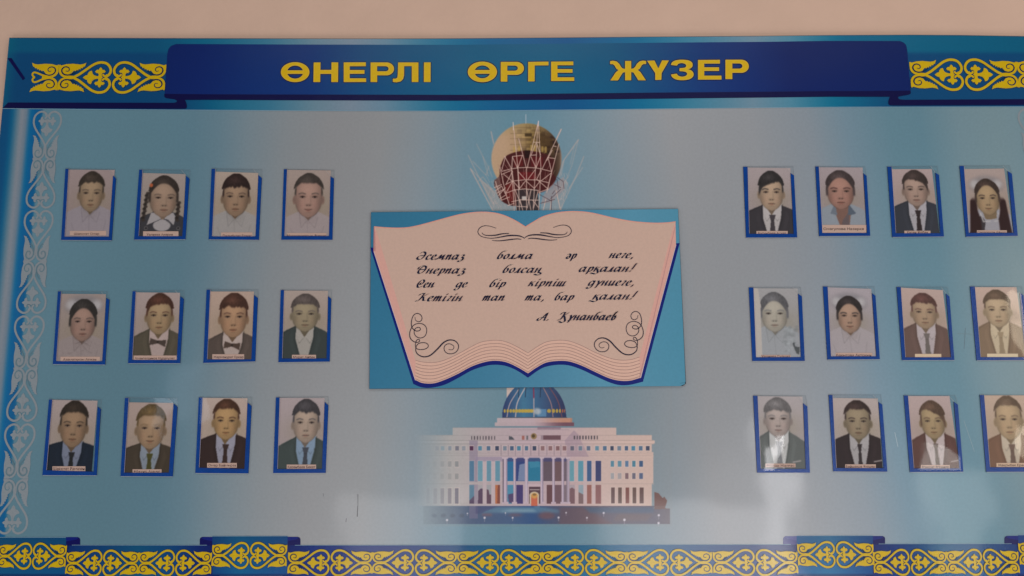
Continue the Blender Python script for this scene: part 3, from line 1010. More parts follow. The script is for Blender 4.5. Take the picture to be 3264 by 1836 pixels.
    rowx = [(285, .12), (348, .18), (398, .35), (461, .45), (523, .55), (583, .6), (650, 1), (724, .9), (800, 1), (873, 1), (940, .9), (1003, 1), (1065, 1), (1130, 1), (1200, 1),
            (1270, .8), (1340, .8), (1404, .9), (1462, .8), (1530, .7), (1600, 1), (1672, .8), (1745, .8), (1815, 1), (1877, 1), (1940, 1), (2003, 1), (2064, 1), (2127, 1), (2188, 1)]
    bl = [(96, 110, 128), (70, 96, 124), (60, 80, 110), (52, 60, 84), (58, 112, 140)]
    for i, (x, a) in enumerate(rowx):
        col = bl[(i * 7) % 5] if x < 1240 or x > 1500 else (112, 74, 78)
        if x == 650:
            col = (72, 36, 66)
        frame(x, 607, x + 32, 645, col, a)
        if 900 < x < 1500:
            C.line([(x - 16, 600), (x - 16, 690)], 5, (96, 82, 96), .6)
        C.rect(x + 6, 658, x + 24, 664, (120, 104, 110), .5 * a)
    for i, x in enumerate((1882, 1944, 2007, 2069, 2132)):
        frame(x, 738, x + 30, 790, [(70, 118, 140), (78, 122, 142), (74, 104, 138), (60, 112, 134), (46, 74, 112)][i])
        frame(x, 845, x + 30, 895, [(140, 138, 142), (146, 136, 138), (112, 84, 90), (92, 88, 104), (70, 84, 116)][i])
        frame(x + 3, 970, x + 36, 1108, [(92, 66, 66), (90, 66, 60), (112, 62, 56), (90, 64, 58), (88, 60, 58)][i])
    for i, x in enumerate((270, 333, 396, 460, 522)):
        a = (.12, .2, .35, .5, .75)[i]
        frame(x, 740, x + 30, 790, (96, 104, 110), a * .8); frame(x, 848, x + 30, 898, (100, 106, 110), a * .7)
        frame(x, 975, x + 32, 1112, (92, 88, 102), a + .1)
    rectS(640, 920, 1800, 944, .98)
    U = [(645, 690, (66, 104, 134)), (722, 762, (88, 134, 152)), (797, 837, (84, 126, 146)), (872, 915, (84, 128, 148)), (980, 1030, (30, 96, 140)), (1055, 1130, (40, 56, 112)),
         (1160, 1266, (28, 104, 136)), (1292, 1371, (88, 72, 82)), (1394, 1452, (98, 72, 76)), (1474, 1494, (96, 80, 90)), (1522, 1562, (84, 136, 150)), (1598, 1641, (72, 130, 150)),
         (1675, 1713, (48, 78, 122)), (1748, 1796, (46, 52, 96))]
    for x0, x1, c in U:
        top = 738 if (x0 < 940 or x0 > 1500) else 712
        C.rect(x0 - 3, top - 3, x1 + 3, 918, (186, 164, 164), .7)
        C.rect(x0, top, x1, 915, c)
        if top == 712:
            C.rect(x0, 712, x1, 745, (58, 58, 106), .7)
    C.poly([(1085, 770), (1130, 760), (1130, 912), (1070, 912)], (116, 128, 156), .8)
    C.poly([(1165, 745), (1255, 740), (1262, 790), (1180, 800)], (60, 128, 156), .5)
    Lw = [(645, 690, (70, 108, 132)), (722, 762, (148, 140, 144)), (797, 837, (140, 138, 142)), (872, 915, (170, 92, 56)), (980, 1030, (60, 120, 150)), (1057, 1116, (58, 46, 98)),
          (1166, 1268, (84, 54, 66)), (1322, 1371, (92, 58, 62)), (1394, 1452, (100, 72, 80)), (1474, 1494, (110, 92, 100)), (1522, 1568, (150, 134, 140)), (1600, 1641, (124, 140, 150)),
          (1676, 1714, (136, 82, 74)), (1748, 1798, (128, 82, 82))]
    for x0, x1, c in Lw:
        C.rect(x0, 946, x1, 1110, c)
    for q, c in ((([(645, 1085), (690, 1040), (690, 1112), (645, 1112)]), (76, 52, 78)), (([(724, 1000), (745, 978), (762, 980), (762, 1110), (722, 1110)]), (68, 44, 70)),
                 (([(797, 985), (815, 990), (822, 1030), (837, 1030), (837, 1110), (797, 1110)]), (78, 48, 66)), (([(985, 1030), (1030, 1020), (1030, 1110), (990, 1100)]), (72, 50, 88)),
                 (([(1524, 980), (1545, 970), (1568, 985), (1568, 1110), (1522, 1110)]), (104, 70, 76)), (([(1602, 1010), (1641, 1030), (1641, 1110), (1602, 1110)]), (110, 80, 80)),
                 (([(895, 946), (915, 946), (915, 1108), (890, 1108)]), (112, 56, 50))):
        C.poly(q, c, .9)
    for x0, x1 in ((940, 978), (1030, 1055), (1130, 1160), (1268, 1292), (1371, 1394), (1452, 1474), (1494, 1520)):
        C.rect(x0, 712, x1, 1112, (172, 152, 166))
        C.rect(x1 - 7, 712, x1, 1112, (112, 96, 120), .7)
        C.rect(x0, 712, x0 + 4, 1112, (132, 112, 130), .6)
        C.rect(x0 - 8, 704, x1 + 8, 718, (178, 156, 162)); C.rect(x0 - 10, 1096, x1 + 10, 1120, (170, 148, 160))
    C.rect(938, 720, 948, 1100, (70, 60, 76), .8); C.rect(1496, 720, 1503, 1100, (78, 66, 80), .8)
    for x0 in (1715, 1640, 762, 838):
        C.rect(x0 + 4, 740, x0 + 32, 1112, (176, 154, 160), .5)
    # door
    C.rect(1156, 940, 1272, 1130, (176, 150, 156)); C.rect(1166, 962, 1266, 1130, (76, 52, 62))
    C.rect(1172, 985, 1260, 992, (170, 150, 150))
    C.rect(1172, 1040, 1256, 1130, (180, 160, 140)); C.ell(1214, 1040, 42, 34, (182, 160, 130))
    C.rect(1188, 1048, 1243, 1130, (184, 84, 58)); C.ell(1215, 1042, 28, 24, (190, 128, 60))
    C.ell(1215, 1032, 16, 10, (120, 90, 50))
    rectS(640, 1112, 1800, 1132, 1.0)
    C.rect(1188, 1112, 1243, 1130, (184, 84, 58))
    for x, y, s in ((452, 1254, 10), (780, 1234, 10), (1025, 1234, 8), (1426, 1232, 9), (1674, 1234, 8), (2001, 1252, 11), (2301, 1212, 10), (2299, 1280, 10), (1492, 1190, 7),
                    (1820, 1192, 9), (630, 1196, 6), (962, 1192, 6)):
        C.line([(x, y), (x, y + s * 3.4)], 5, (150, 140, 150), .6)
        C.ell(x, y, s, s, (186, 178, 186), .9, .2)
    C.blur(1)
    gl = C.img.mean(-1, keepdims=True)
    C.img = gl + (C.img - gl) * .86
    C.img = C.img * .95 + 6
    # fading out towards the left and slightly at the foot
    fade = sstep(150, 520, C.X) * .75 + .25 * sstep(160, 260, C.X)
    edge = np.minimum(fade, 1)
    C.img = base + (C.img - base) * edge[..., None]
    C.build('palace_picture', board, -0.0003, MAT_PRINT)


build_palace()

# ------------------------------------------------------------------ poem panel
Zp = Frame(1160, 640, 2.3368)
Zt = Frame(1300, 780, 3.3895)
poem = empty('poem_panel', (float(at(1680, 950)[0]), 0.0, float(at(1680, 1250)[1])),
             'teal plate printed with an open pink book and a four line verse', 'poem sign')


def pf(xf, pts):
    X, Z = xf([p[0] for p in pts], [p[1] for p in pts])
    return [(float(a), float(b)) for a, b in zip(X, Z)]


PT = 0.0045
slab('panel_board', pf(Zp, [(55, 88), (42, 1402), (700, 1398), (1600, 1388), (2372, 1380), (2396, 1362), (2338, 62), (1200, 76)]), -0.0006, -PT, [MAT_EDGE], poem)
# printed face of the panel
n1, n2 = 60, 40
SS, TT = np.meshgrid(np.linspace(0, 1, n1), np.linspace(0, 1, n2))
xl = 56.5 - 13 * TT; xr = 2336.5 + 57 * TT
yt = 89.5 - 26 * SS; yb = 1400.5 - 20.5 * SS
XX = xl + (xr - xl) * SS
YY = yt + (yb - yt) * TT
# cut corner
cutm = np.maximum(0, (XX - 2372) / 24) * 0
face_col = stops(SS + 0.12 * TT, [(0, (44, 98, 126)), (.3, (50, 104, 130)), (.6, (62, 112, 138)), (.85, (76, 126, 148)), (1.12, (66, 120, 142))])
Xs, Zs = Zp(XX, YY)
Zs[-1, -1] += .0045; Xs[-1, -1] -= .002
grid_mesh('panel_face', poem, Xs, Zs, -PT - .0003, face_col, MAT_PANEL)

PAGE = (175, 146, 132)
PINK = (186, 140, 129)
STACK = (188, 152, 136)
NAVYB = (0, 26, 96)
top_curve = smooth([(78, 197), (180, 205), (300, 206), (400, 190), (550, 150), (700, 110), (800, 93), (880, 88), (960, 93), (1040, 112), (1120, 148), (1203, 198)], 5) + \
    smooth([(1203, 198), (1260, 163), (1330, 124), (1420, 97), (1500, 86), (1590, 84), (1700, 96), (1850, 131), (2000, 158), (2150, 170), (2250, 168), (2318, 160)], 5)[1:]
low = [(385, 1335), (440, 1358), (520, 1360), (600, 1335), (700, 1290), (800, 1236), (900, 1202), (980, 1192), (1060, 1203), (1140, 1238)]
low2 = [(1222, 1286), (1290, 1240), (1360, 1205), (1450, 1193), (1530, 1198), (1620, 1228), (1720, 1275), (1820, 1320), (1900, 1340), (1980, 1340), (2058, 1318)]
upc = [(388, 1190), (440, 1202), (520, 1206), (600, 1188), (700, 1143), (800, 1088), (880, 1052), (980, 1040), (1060, 1052), (1140, 1088)]
upc2 = [(1222, 1134), (1290, 1088), (1360, 1052), (1450, 1040), (1530, 1047), (1620, 1080), (1720, 1130), (1820, 1170), (1900, 1187), (1980, 1185), (2050, 1165)]
LOWC = smooth(low + [low2[0]], 5) + smooth(low2, 5)[1:]
UPC = smooth(upc + [upc2[0]], 5) + smooth(upc2, 5)[1:]
cov = smooth([(370, 1365), (430, 1389), (500, 1393), (600, 1371), (700, 1322), (800, 1266), (900, 1232), (980, 1222), (1060, 1232), (1140, 1265), (1222, 1318)], 5) + \
    smooth([(1222, 1318), (1300, 1262), (1360, 1235), (1450, 1222), (1530, 1228), (1620, 1258), (1720, 1305), (1820, 1350), (1900, 1373), (1980, 1371), (2076, 1348)], 5)[1:]
P = Print(PT + .0006)
P.poly([(50, 352), (82, 352), (120, 480), (400, 1300)] + LOWC + [(2060, 1300), (2308, 322), (2349, 318)] + cov[::-1], Zp, NAVYB)
P.poly(top_curve + [(2321, 330), (2058, 1320)] + LOWC[::-1] + [(385, 1337), (76, 378)], Zp, STACK)
P.poly([(79, 200), (92, 214), (386, 1192), (385, 1337), (76, 378)], Zp, PINK)
P.poly([(2318, 163), (2300, 200), (2050, 1166), (2058, 1320), (2321, 330)], Zp, PINK)
P.poly(top_curve + [(2298, 205), (2050, 1166)] + UPC[::-1] + [(386, 1192), (92, 216)], Zp, PAGE)
P.ribbon(top_curve, Zp, 7, (196, 132, 116))
for k in range(0, 7):
    t = k / 6.4
    a = np.array(UPC); b = np.array(LOWC)
    P.ribbon(a + (b - a) * t, Zp, 3.2, (132, 98, 94))
for k in range(1, 4):
    P.ribbon([(79 + 2 * k, 210 + 8 * k), (76 + 4 * k, 378)], Zp, 2, (166, 122, 120))
    P.ribbon([(2318 - 3 * k, 190 + 10 * k), (2056 - 2 * k, 1315)], Zp, 2, (166, 122, 120))
P.ribbon([(76, 378), (385, 1337)], Zp, 4, (188, 170, 168)); P.ribbon([(2321, 330), (2058, 1320)], Zp, 4, (188, 170, 168))
P.ribbon([(79, 198), (76, 378)], Zp, 4, (170, 110, 104))
P.ribbon([(2352, 1362), (2392, 1352)], Zp, 1, (20, 50, 70))
book = P.build('book_picture', poem, MAT_PANEL)

INK = (26, 24, 44)
INKB = (12, 36, 78)


def flourish(strokes):
    P = Print(PT + .0014)
    for pts, w in strokes:
        P.ribbon(smooth(pts, 5), Zp, w, INK)
    P.build('flourish', poem, MAT_PANEL)


hook = [(985, 208), (942, 194), (900, 190), (865, 204), (850, 232), (860, 257), (890, 274), (950, 283), (1010, 275), (1080, 263), (1140, 263), (1175, 271), (1197, 284)]
h2 = [(880, 240), (890, 254), (920, 262), (980, 260), (1030, 250), (1082, 247)]
h3 = [(955, 298), (1000, 302), (1050, 298), (1110, 290), (1150, 288), (1172, 292)]
mir = lambda p: [(2394 - x, y - 5) for x, y in p]
flourish([(hook, [3, 4, 5, 5, 4, 5, 10, 8, 4]), (h2, [3, 5, 9, 5]), (h3, [3, 8, 4]), (mir(hook), [3, 4, 5, 5, 4, 5, 10, 8, 4]), (mir(h2), [3, 5, 9, 5]), (mir(h3), [3, 8, 4])])
sA = [(382, 868), (388, 892), (408, 903), (428, 895), (435, 872), (422, 850), (398, 841), (372, 855), (358, 890), (356, 930), (368, 956), (392, 972), (416, 968), (424, 955), (410, 945),
      (390, 950), (377, 970), (380, 997), (400, 1018), (430, 1023), (458, 1007), (470, 970), (460, 935), (430, 917), (395, 918), (365, 936), (347, 970), (343, 1005), (352, 1032), (375, 1051),
      (400, 1056), (416, 1048), (414, 1036), (400, 1036), (388, 1055), (386, 1088), (402, 1106), (432, 1110), (466, 1102), (482, 1084), (470, 1064), (440, 1058), (405, 1068), (388, 1100),
      (395, 1135), (425, 1158), (460, 1163), (500, 1150), (550, 1105), (590, 1062), (630, 1040), (672, 1042), (700, 1065), (706, 1095), (690, 1125), (660, 1140), (625, 1138), (602, 1118),
      (600, 1090), (618, 1070), (645, 1068), (668, 1082), (670, 1100), (655, 1112), (632, 1108)]
wA = [3, 5, 5, 6, 5, 5, 5, 5, 5, 6, 5, 5, 5, 5, 5, 8, 10, 6, 5, 5, 4, 3]
flourish([(sA, wA)])
flourish([([(2421 - x, y - 15) for x, y in sA], wA)])

# script lettering: each letter is a set of pen strokes, x height 1, y up
DOT = lambda x, y: [(x - .05, y - .08), (x + .03, y + .16)]
G = {
    'а': ([[(.64, .82), (.44, 1), (.2, .85), (.06, .4), (.14, .03), (.34, .04), (.62, .55)], [(.72, 1), (.66, .2), (.76, 0), (.92, .18)]], .98),
    'с': ([[(.58, .8), (.48, 1), (.24, .92), (.06, .45), (.16, .03), (.4, 0), (.64, .25)]], .7),
    'е': ([[(.1, .42), (.42, .55), (.54, .82), (.42, 1), (.2, .88), (.06, .42), (.16, .03), (.4, 0), (.64, .25)]], .7),
    'о': ([[(.38, 1), (.14, .8), (.06, .32), (.22, 0), (.48, .14), (.6, .6), (.5, .95), (.34, .98)]], .76),
    'ә': ([[(.12, .82), (.28, 1), (.5, .92), (.6, .5), (.46, .05), (.22, 0), (.1, .3), (.24, .48), (.58, .5)]], .78),
    'м': ([DOT(.0, .05), [(.1, .02), (.32, .4), (.46, .9)], [(.5, 1), (.56, .2)], [(.6, .2), (.9, .9)], [(.98, 1), (.92, .1), (1.02, 0), (1.16, .2)]], 1.26),
    'п': ([[(.12, 1), (.06, 0)], [(.1, .4), (.42, 1), (.54, .85), (.48, .1), (.58, 0), (.74, .2)]], .82),
    'т': ([[(.12, 1), (.06, 0)], [(.1, .4), (.36, 1), (.46, .85), (.4, 0)], [(.42, .4), (.7, 1), (.8, .85), (.74, .1), (.84, 0), (.98, .2)]], 1.06),
    'н': ([[(.14, 1), (.06, 0)], [(.1, .46), (.34, .56), (.56, .5)], [(.62, 1), (.54, .1), (.64, 0), (.8, .2)]], .86),
    'и': ([[(.14, 1), (.08, .12), (.22, 0), (.54, .5)], [(.62, 1), (.54, .1), (.64, 0), (.8, .2)]], .86),
    'ш': ([[(.14, 1), (.08, .12), (.2, 0), (.44, .4)], [(.5, 1), (.42, .12), (.54, 0), (.8, .4)], [(.88, 1), (.8, .1), (.9, 0), (1.04, .2)]], 1.1),
    'з': ([[(.12, .84), (.32, 1), (.52, .82), (.3, .52), (.52, .32), (.5, -.15), (.2, -.45), (-.06, -.35), (.14, -.15), (.72, .05)]], .72),
    'б': ([[(.92, 1.8), (.7, 1.62), (.44, 1.62), (.2, 1.1), (.08, .42), (.2, 0), (.46, .12), (.58, .55), (.44, .92), (.22, .8)]], .78),
    'л': ([DOT(.02, .05), [(.1, .02), (.26, .35), (.36, .85)], [(.44, 1), (.36, .12), (.48, 0), (.62, .2)]], .68),
    'р': ([[(.2, 1), (.08, -.5)], [(.18, .6), (.44, 1), (.62, .82), (.56, .26), (.34, 0), (.16, .12)]], .78),
    'г': ([[(.12, .85), (.3, 1), (.46, .85), (.2, .3), (.24, .02), (.5, .16)]], .6),
    'і': ([[(.2, 1), (.12, .12), (.24, 0), (.4, .2)], DOT(.28, 1.38)], .46),
    'к': ([[(.16, 1), (.06, 0)], [(.62, .96), (.5, .92), (.18, .46), (.38, .5), (.5, .05), (.68, .14)]], .74),
    'қ': ([[(.16, 1), (.06, 0)], [(.62, .96), (.5, .92), (.18, .46), (.38, .5), (.56, .05), (.66, -.2), (.4, -.5), (.0, -.36), (-.3, -.28)]], .76),
    'ң': ([[(.14, 1), (.06, 0)], [(.1, .46), (.34, .56), (.56, .5)], [(.62, 1), (.54, .1), (.7, 0), (.92, -.14), (.86, -.42), (.5, -.5), (.1, -.32)]], .94),
    'д': ([[(.62, .82), (.44, 1), (.2, .85), (.06, .4), (.14, .03), (.34, .04), (.6, .5)], [(.7, 1), (.56, -.2), (.3, -.6), (.0, -.55), (.06, -.3), (.84, .2)]], .86),
    'ү': ([[(.06, .9), (.22, 1), (.34, .6), (.32, .0), (.2, -.5)], [(.78, 1), (.56, .5), (.34, .05)]], .8),
    'ұ': ([[(.06, .9), (.22, 1), (.34, .6), (.32, .0), (.2, -.5)], [(.78, 1), (.56, .5), (.34, .05)], [(.1, -.05), (.56, .0)]], .8),
    'в': ([[(.1, .95), (.4, 1.5), (.52, 1.75), (.36, 1.6), (.14, .5), (.2, .02), (.42, .04), (.58, .5), (.44, .85), (.6, .8)]], .74),
    ',': ([[(.2, .14), (.22, 0), (.08, -.3)]], .4),
    '.': ([DOT(.15, .06)], .4),
    '!': ([[(.5, 1.75), (.26, .45)], DOT(.14, .06)], .5),
    'Ә': ([[(.2, 1.3), (.5, 1.62), (.88, 1.45), (1.0, .85), (.7, .12), (.3, 0), (.04, .3), (.24, .75), (.98, .85)]], 1.2),
    'Ө': ([[(.0, .9), (.1, 1.4), (.6, 1.62), (1.0, 1.3), (1.0, .6), (.65, .02), (.3, .1), (.2, .6), (.4, 1.2), (.6, 1.55)], [(.24, .8), (1.0, .84)]], 1.24),
    'С': ([[(.5, 1.0), (.4, .7), (.62, .6), (.9, 1.1), (.76, 1.55), (.4, 1.5), (.08, .8), (.2, .1), (.55, 0), (.84, .3)]], 1.0),
    'К': ([[(.0, 1.2), (.2, 1.55), (.62, 1.6)], [(.6, 1.6), (.4, .5), (.2, .05), (-.1, 0)], [(1.2, 1.6), (1.05, 1.45), (.5, .8), (.68, .8), (.9, .1), (1.12, .12)]], 1.25),
    'Қ': ([[(.0, 1.2), (.2, 1.55), (.62, 1.6)], [(.6, 1.6), (.4, .5), (.2, .05), (-.1, 0)], [(1.2, 1.6), (1.05, 1.45), (.5, .8), (.68, .8), (.98, .1), (1.06, -.3), (.7, -.55), (.2, -.3)]], 1.28),
    'А': ([[(.0, .5), (-.1, .1), (.2, .0), (.6, .6), (1.1, 1.6), (1.02, .2), (1.14, 0)], [(.34, .62), (1.08, .6)]], 1.25),
}
XH = 51.0


def word(text, x0, x1, base):
    adv = []
    x = 0.0
    for ch in text:
        adv.append(x); x += G[ch][1]
    lo, hi = 0.0, x - .08
    sx = (x1 - x0) / (hi + .30 * 1.0)
    P = Print(PT + .0013)
    for halo in (True, False):
        for ch, a in zip(text, adv):
            for stx in G[ch][0]:
                pts = smooth(stx, 4) if len(stx) > 2 else stx
                pp = [(x0 + (a + px_ * .9 + .03 + .28 * py_) * sx, base - py_ * XH) for px_, py_ in pts]
                if halo:
                    P.nib(pp, Zt, (14, -8.5), (196, 168, 154))
                else:
                    P.nib(pp, Zt, (11.5, -4.6), INK)
    P.build('word', book, MAT_PANEL)


for t, a, b, y in (('Әсемпаз', 92, 628, 165), ('болма', 958, 1365, 158), ('әр', 1700, 1832, 155), ('неге,', 2168, 2450, 148),
                   ('Өнерпаз', 88, 638, 315), ('болсаң', 1018, 1465, 307), ('арқалан!', 1840, 2445, 296),
                   ('Сен', 90, 300, 465), ('де', 515, 655, 463), ('бір', 875, 1070, 461), ('кірпіш', 1295, 1722, 452), ('дүниеге,', 1940, 2458, 445),
                   ('Кетігін', 90, 608, 612), ('тап', 803, 1062, 607), ('та,', 1262, 1490, 605), ('бар', 1578, 1805, 603), ('қалан!', 1988, 2455, 595),
                   ('А.', 1400, 1540, 821), ('Құнанбаев', 1622, 2258, 817)):
    word(t, a, b, y)


# ------------------------------------------------------------------ portraits
def text_mesh(txt):
    cu = bpy.data.curves.new('t', 'FONT')
    cu.body = txt
    cu.size = 1.0
    cu.offset = 0.014
    cu.resolution_u = 2
    o = bpy.data.objects.new('t', cu)
    scene.collection.objects.link(o)
    dg = bpy.context.evaluated_depsgraph_get()
    me = bpy.data.meshes.new_from_object(o.evaluated_get(dg))
    v = np.array([tuple(p.co)[:2] for p in me.vertices]) if len(me.vertices) else np.zeros((0, 2))
    f = [list(p.vertices) for p in me.polygons]
    bpy.data.objects.remove(o); bpy.data.curves.remove(cu); bpy.data.meshes.remove(me)
    return v, f


class QuadMap:
    """unit square -> quad given in a local frame (TL, TR, BR, BL)"""
    def __init__(s, fr, q):
        s.fr = fr; s.q = np.array(q, float)

    def __call__(s, u, v):
        u = np.asarray(u, float)[..., None]; v = np.asarray(v, float)[..., None]
        p = (s.q[0] * (1 - u) + s.q[1] * u) * (1 - v) + (s.q[3] * (1 - u) + s.q[2] * u) * v
        return s.fr(p[..., 0], p[..., 1])


ASP = 1.5
HAIRS = {'short': 0, 'fringe': 1, 'side': 2, 'pulled': 3, 'braids': 4, 'long': 5, 'crop': 6}


def portrait_image(p):
    W, H = 88, 130
    C = Canvas(0, 0, 1, 1, W, H, None, p.get('bg', (160, 140, 136)))
    C.Y = C.Y * ASP
    rg = np.random.default_rng(p['seed'])
    uc = p['uc']; y0 = p['crown'] * ASP; y1 = p['chin'] * ASP; hw = p['hw'] * 1.04; hh = y1 - y0
    skin = np.array(p.get('skin', (156, 122, 92)), float)
    skin = skin.mean() + (skin - skin.mean()) * .86
    hair = np.array(p.get('hair', (42, 34, 32)), float)
    X, Y = C.X, C.Y
    x = X - uc
    t = (Y - y0) / hh
    # background falloff and the soft shadow behind the head
    C.img *= (1.04 - .10 * Y / ASP)[..., None]
    d = np.exp(-(((x - .05) / (hw * 1.7)) ** 2 + ((Y - (y0 + hh * .72)) / (hh * .36)) ** 2))
    C.blend(d * .45, (140, 126, 98))
    if p.get('bow'):
        for s in (-1, 1):
            C.ell(uc + s * hw * .75, y0 + .05 + .25 * hw, hw * .75, hh * .20, (118, 114, 118), .5, .5)
            C.ell(uc + s * hw * .95, y0 + .02 + .3 * hw, hw * .42, hh * .12, (184, 178, 178), .75, .6)
        C.ell(uc, y0 + .01, hw * .8, hh * .14, (124, 120, 124), .5, .6)

    def outline(k, tt):
        a = np.clip((.56 - tt) / .56, 0, 1) ** 2.15
        b = np.clip((tt - .50) / .50, 0, 1) ** 2.35
        w = np.sqrt(np.clip(1 - a, 0, 1)) * np.clip(1 - b, 0, 1) ** .56
        return hw * k * w
    soft = .012
    hs = p.get('style', 'short')
    # clothing ----------------------------------------------------------
    c = p['cloth']; col = np.array(p.get('ccol', (42, 42, 48)), float); sh = np.array(p.get('shirt', (168, 160, 162)), float)
    ys = y1 - .13; ye = y1 + p.get('drop', .06)

    def shoulders(inner=.20, colr=None, a=1.0, w=.5, ytop=None):
        yt = ys if ytop is None else ytop
        C.poly([(uc - inner, yt), (uc - inner - (w - .12) * .55, yt + (ye - yt) * .5), (uc - w - .12, ye + .02), (-.2, ye + .06), (-.2, 2), (1.2, 2), (1.2, ye + .06), (uc + w + .12, ye + .02),
                (uc + inner + (w - .12) * .55, yt + (ye - yt) * .5), (uc + inner, yt)], colr, a)
    # neck
    C.poly([(uc - hw * .62, y1 - .3), (uc - hw * .66, y1 + .02), (uc - hw * .5, y1 + .14), (uc, y1 + p.get('neck', .10) + .05), (uc + hw * .5, y1 + .14), (uc + hw * .66, y1 + .02), (uc + hw * .62, y1 - .3)],
           skin * .78)
    nk = y1 + p.get('neck', .05)
    if c in ('white', 'blouse', 'cream'):
        shoulders(.22, sh, .9)
        C.poly([(uc - hw * .60, y1 - .12), (uc, nk + .02), (uc + hw * .60, y1 - .12)], skin * .72)
        dk = sh * .78
        C.line([(uc - .20, y1 - .10), (uc - .02, nk + .03), (uc + .01, 1.5)], .012, dk, .5)
        C.line([(uc + .20, y1 - .10), (uc + .0, nk + .03)], .014, sh * .7, .7)
        C.line([(uc - .20, y1 - .08), (uc - .15, nk + .18), (uc - .03, nk + .03)], .012, dk, .75)
        C.line([(uc + .01, nk + .03), (uc + .16, nk + .19), (uc + .22, y1)], .012, dk, .6)
        C.line([(uc - .40, y1 + .25), (uc - .30, 1.5)], .02, dk, .35); C.line([(uc + .36, y1 + .2), (uc + .3, 1.5)], .02, dk, .35)
        if c == 'blouse':
            for i in range(50):
                C.ell(uc + rg.uniform(-.42, .42), rg.uniform(y1 + .05, 1.45), .03, .02, sh * rg.uniform(.82, 1.08), .35, .5)
            C.line([(uc - .14, y1 + .06), (uc - .02, y1 + .02), (uc + .12, y1 + .06)], .014, sh * .55, .5)
    elif c == 'vneck':
        shoulders(.20, sh, .95)
        C.poly([(uc - .13, y1 - .15), (uc - .16, y1 + .05), (uc - .04, 1.36), (uc + .16, 1.36), (uc + .22, y1 + .05), (uc + .15, y1 - .15)], skin * .82)
        C.poly([(uc + .02, 1.20), (uc + .16, 1.02), (uc + .16, 1.36), (uc - .02, 1.36)], (92, 84, 88), .8)
        C.poly([(uc - .15, y1 - .12), (uc - .26, y1 + .10), (uc - .10, y1 + .14), (uc - .12, y1)], (106, 112, 122))
        C.poly([(uc + .17, y1 - .12), (uc + .33, y1 + .10), (uc + .20, y1 + .14), (uc + .14, y1 + .12)], (84, 92, 104))
    elif c in ('pinafore',):
        shoulders(.20, col, 1)
        C.poly([(uc - .27, y1 - .10), (uc - .36, y1 + .20), (uc - .12, y1 + .08), (uc, y1 + .03), (uc + .14, y1 + .07), (uc + .26, y1 + .20), (uc + .30, y1 - .0), (uc + .24, y1 - .10)], sh)
        C.poly([(uc - .14, y1 - .08), (uc, y1 + .09), (uc + .14, y1 - .08)], skin * .85)
        C.ell(uc - .01, y1 + .20, .20, .14, sh * 1.0, 1, .08)
        C.line([(uc - .22, y1 + .14), (uc - .08, y1 + .08)], .014, col, .8); C.line([(uc + .08, y1 + .08), (uc + .22, y1 + .18)], .014, col, .8)
        for s in (-1, 1):
            C.ell(uc + s * .37, y1 + .27, .04, .04, (140, 132, 128), .9); C.ell(uc + s * .37, y1 + .27, .03, .03, (40, 38, 42), 1)
    elif c == 'school':
        shoulders(.22, sh, 1)
        C.poly([(uc - .26, y1 + .06), (uc - .18, y1 + .02), (uc - .10, y1 + .16), (uc - .16, 1.5), (uc - .5, 1.5), (uc - .4, y1 + .3)], (46, 40, 44), .9)
        C.poly([(uc + .22, y1 + .06), (uc + .28, y1 + .04), (uc + .45, 1.5), (uc + .28, 1.5), (uc + .26, y1 + .25), (uc + .18, y1 + .14)], (46, 40, 44), .9)
        C.poly([(uc - .15, y1 - .1), (uc - .1, y1 + .1), (uc + .02, nk + .06), (uc + .16, y1 + .08), (uc + .18, y1 - .1)], skin * .8)
        C.line([(uc - .20, y1 - .04), (uc - .15, y1 + .16), (uc + .0, nk + .10)], .03, (176, 170, 170), .9); C.line([(uc + .22, y1 - .04), (uc + .26, y1 + .13), (uc + .1, nk + .10)], .03, (176, 170, 170), .9)
    else:   # suit, vest
        shoulders(.20, col, 1)
        C.line([(uc - .2, ys), (uc - .5, ye)], .012, col * .6, .6)
        L1 = p.get('lap', (-.20, -.11)); L2 = p.get('lap2', (.23, .10))
        C.poly([(uc + L1[0], ys - .01), (uc + L1[0] - .005, ys + .30), (uc + L1[1], 1.5), (uc + L2[1], 1.5), (uc + L2[0] - .03, ys + .30), (uc + L2[0], ys - .01)], sh)
        C.poly([(uc - hw * .60, y1 - .14), (uc - .01, nk + .06), (uc + hw * .60, y1 - .14)], skin * .70)
        # lapels
        C.line([(uc + L1[0] - .02, ys), (uc + L1[0] - .03, ys + .34), (uc + L1[1] - .02, 1.5)], .02, col * .7, .6)
        C.line([(uc + L2[0] + .02, ys), (uc + L2[0] - .0, ys + .34), (uc + L2[1] + .02, 1.5)], .02, col * .7, .6)
        C.poly([(uc + L2[0] + .10, ys + .12), (uc + L2[0] + .16, ys + .3), (uc + L2[1] + .16, 1.5), (uc + L2[1] + .12, 1.5)], np.minimum(col * 1.25, 255), .3)
        C.poly([(uc + L1[0] - .10, ys + .12), (uc + L1[0] - .16, ys + .3), (uc + L1[1] - .14, 1.5), (uc + L1[1] - .10, 1.5)], np.minimum(col * 1.2, 255), .25)
        # collar wings
        for s, L in ((-1, L1), (1, L2)):
            C.line([(uc + s * .03, nk + .07), (uc + s * .12, nk + .19), (uc + L[0] * .92, nk + .02)], .012, sh * .68, .75)
            C.poly([(uc + L[0] * .95, ys), (uc + s * .01, nk + .05), (uc + s * .12, nk + .17), (uc + L[0] * .94, nk + .06)], np.minimum(sh * 1.04, 255), .8)
        tie = p.get('tie')
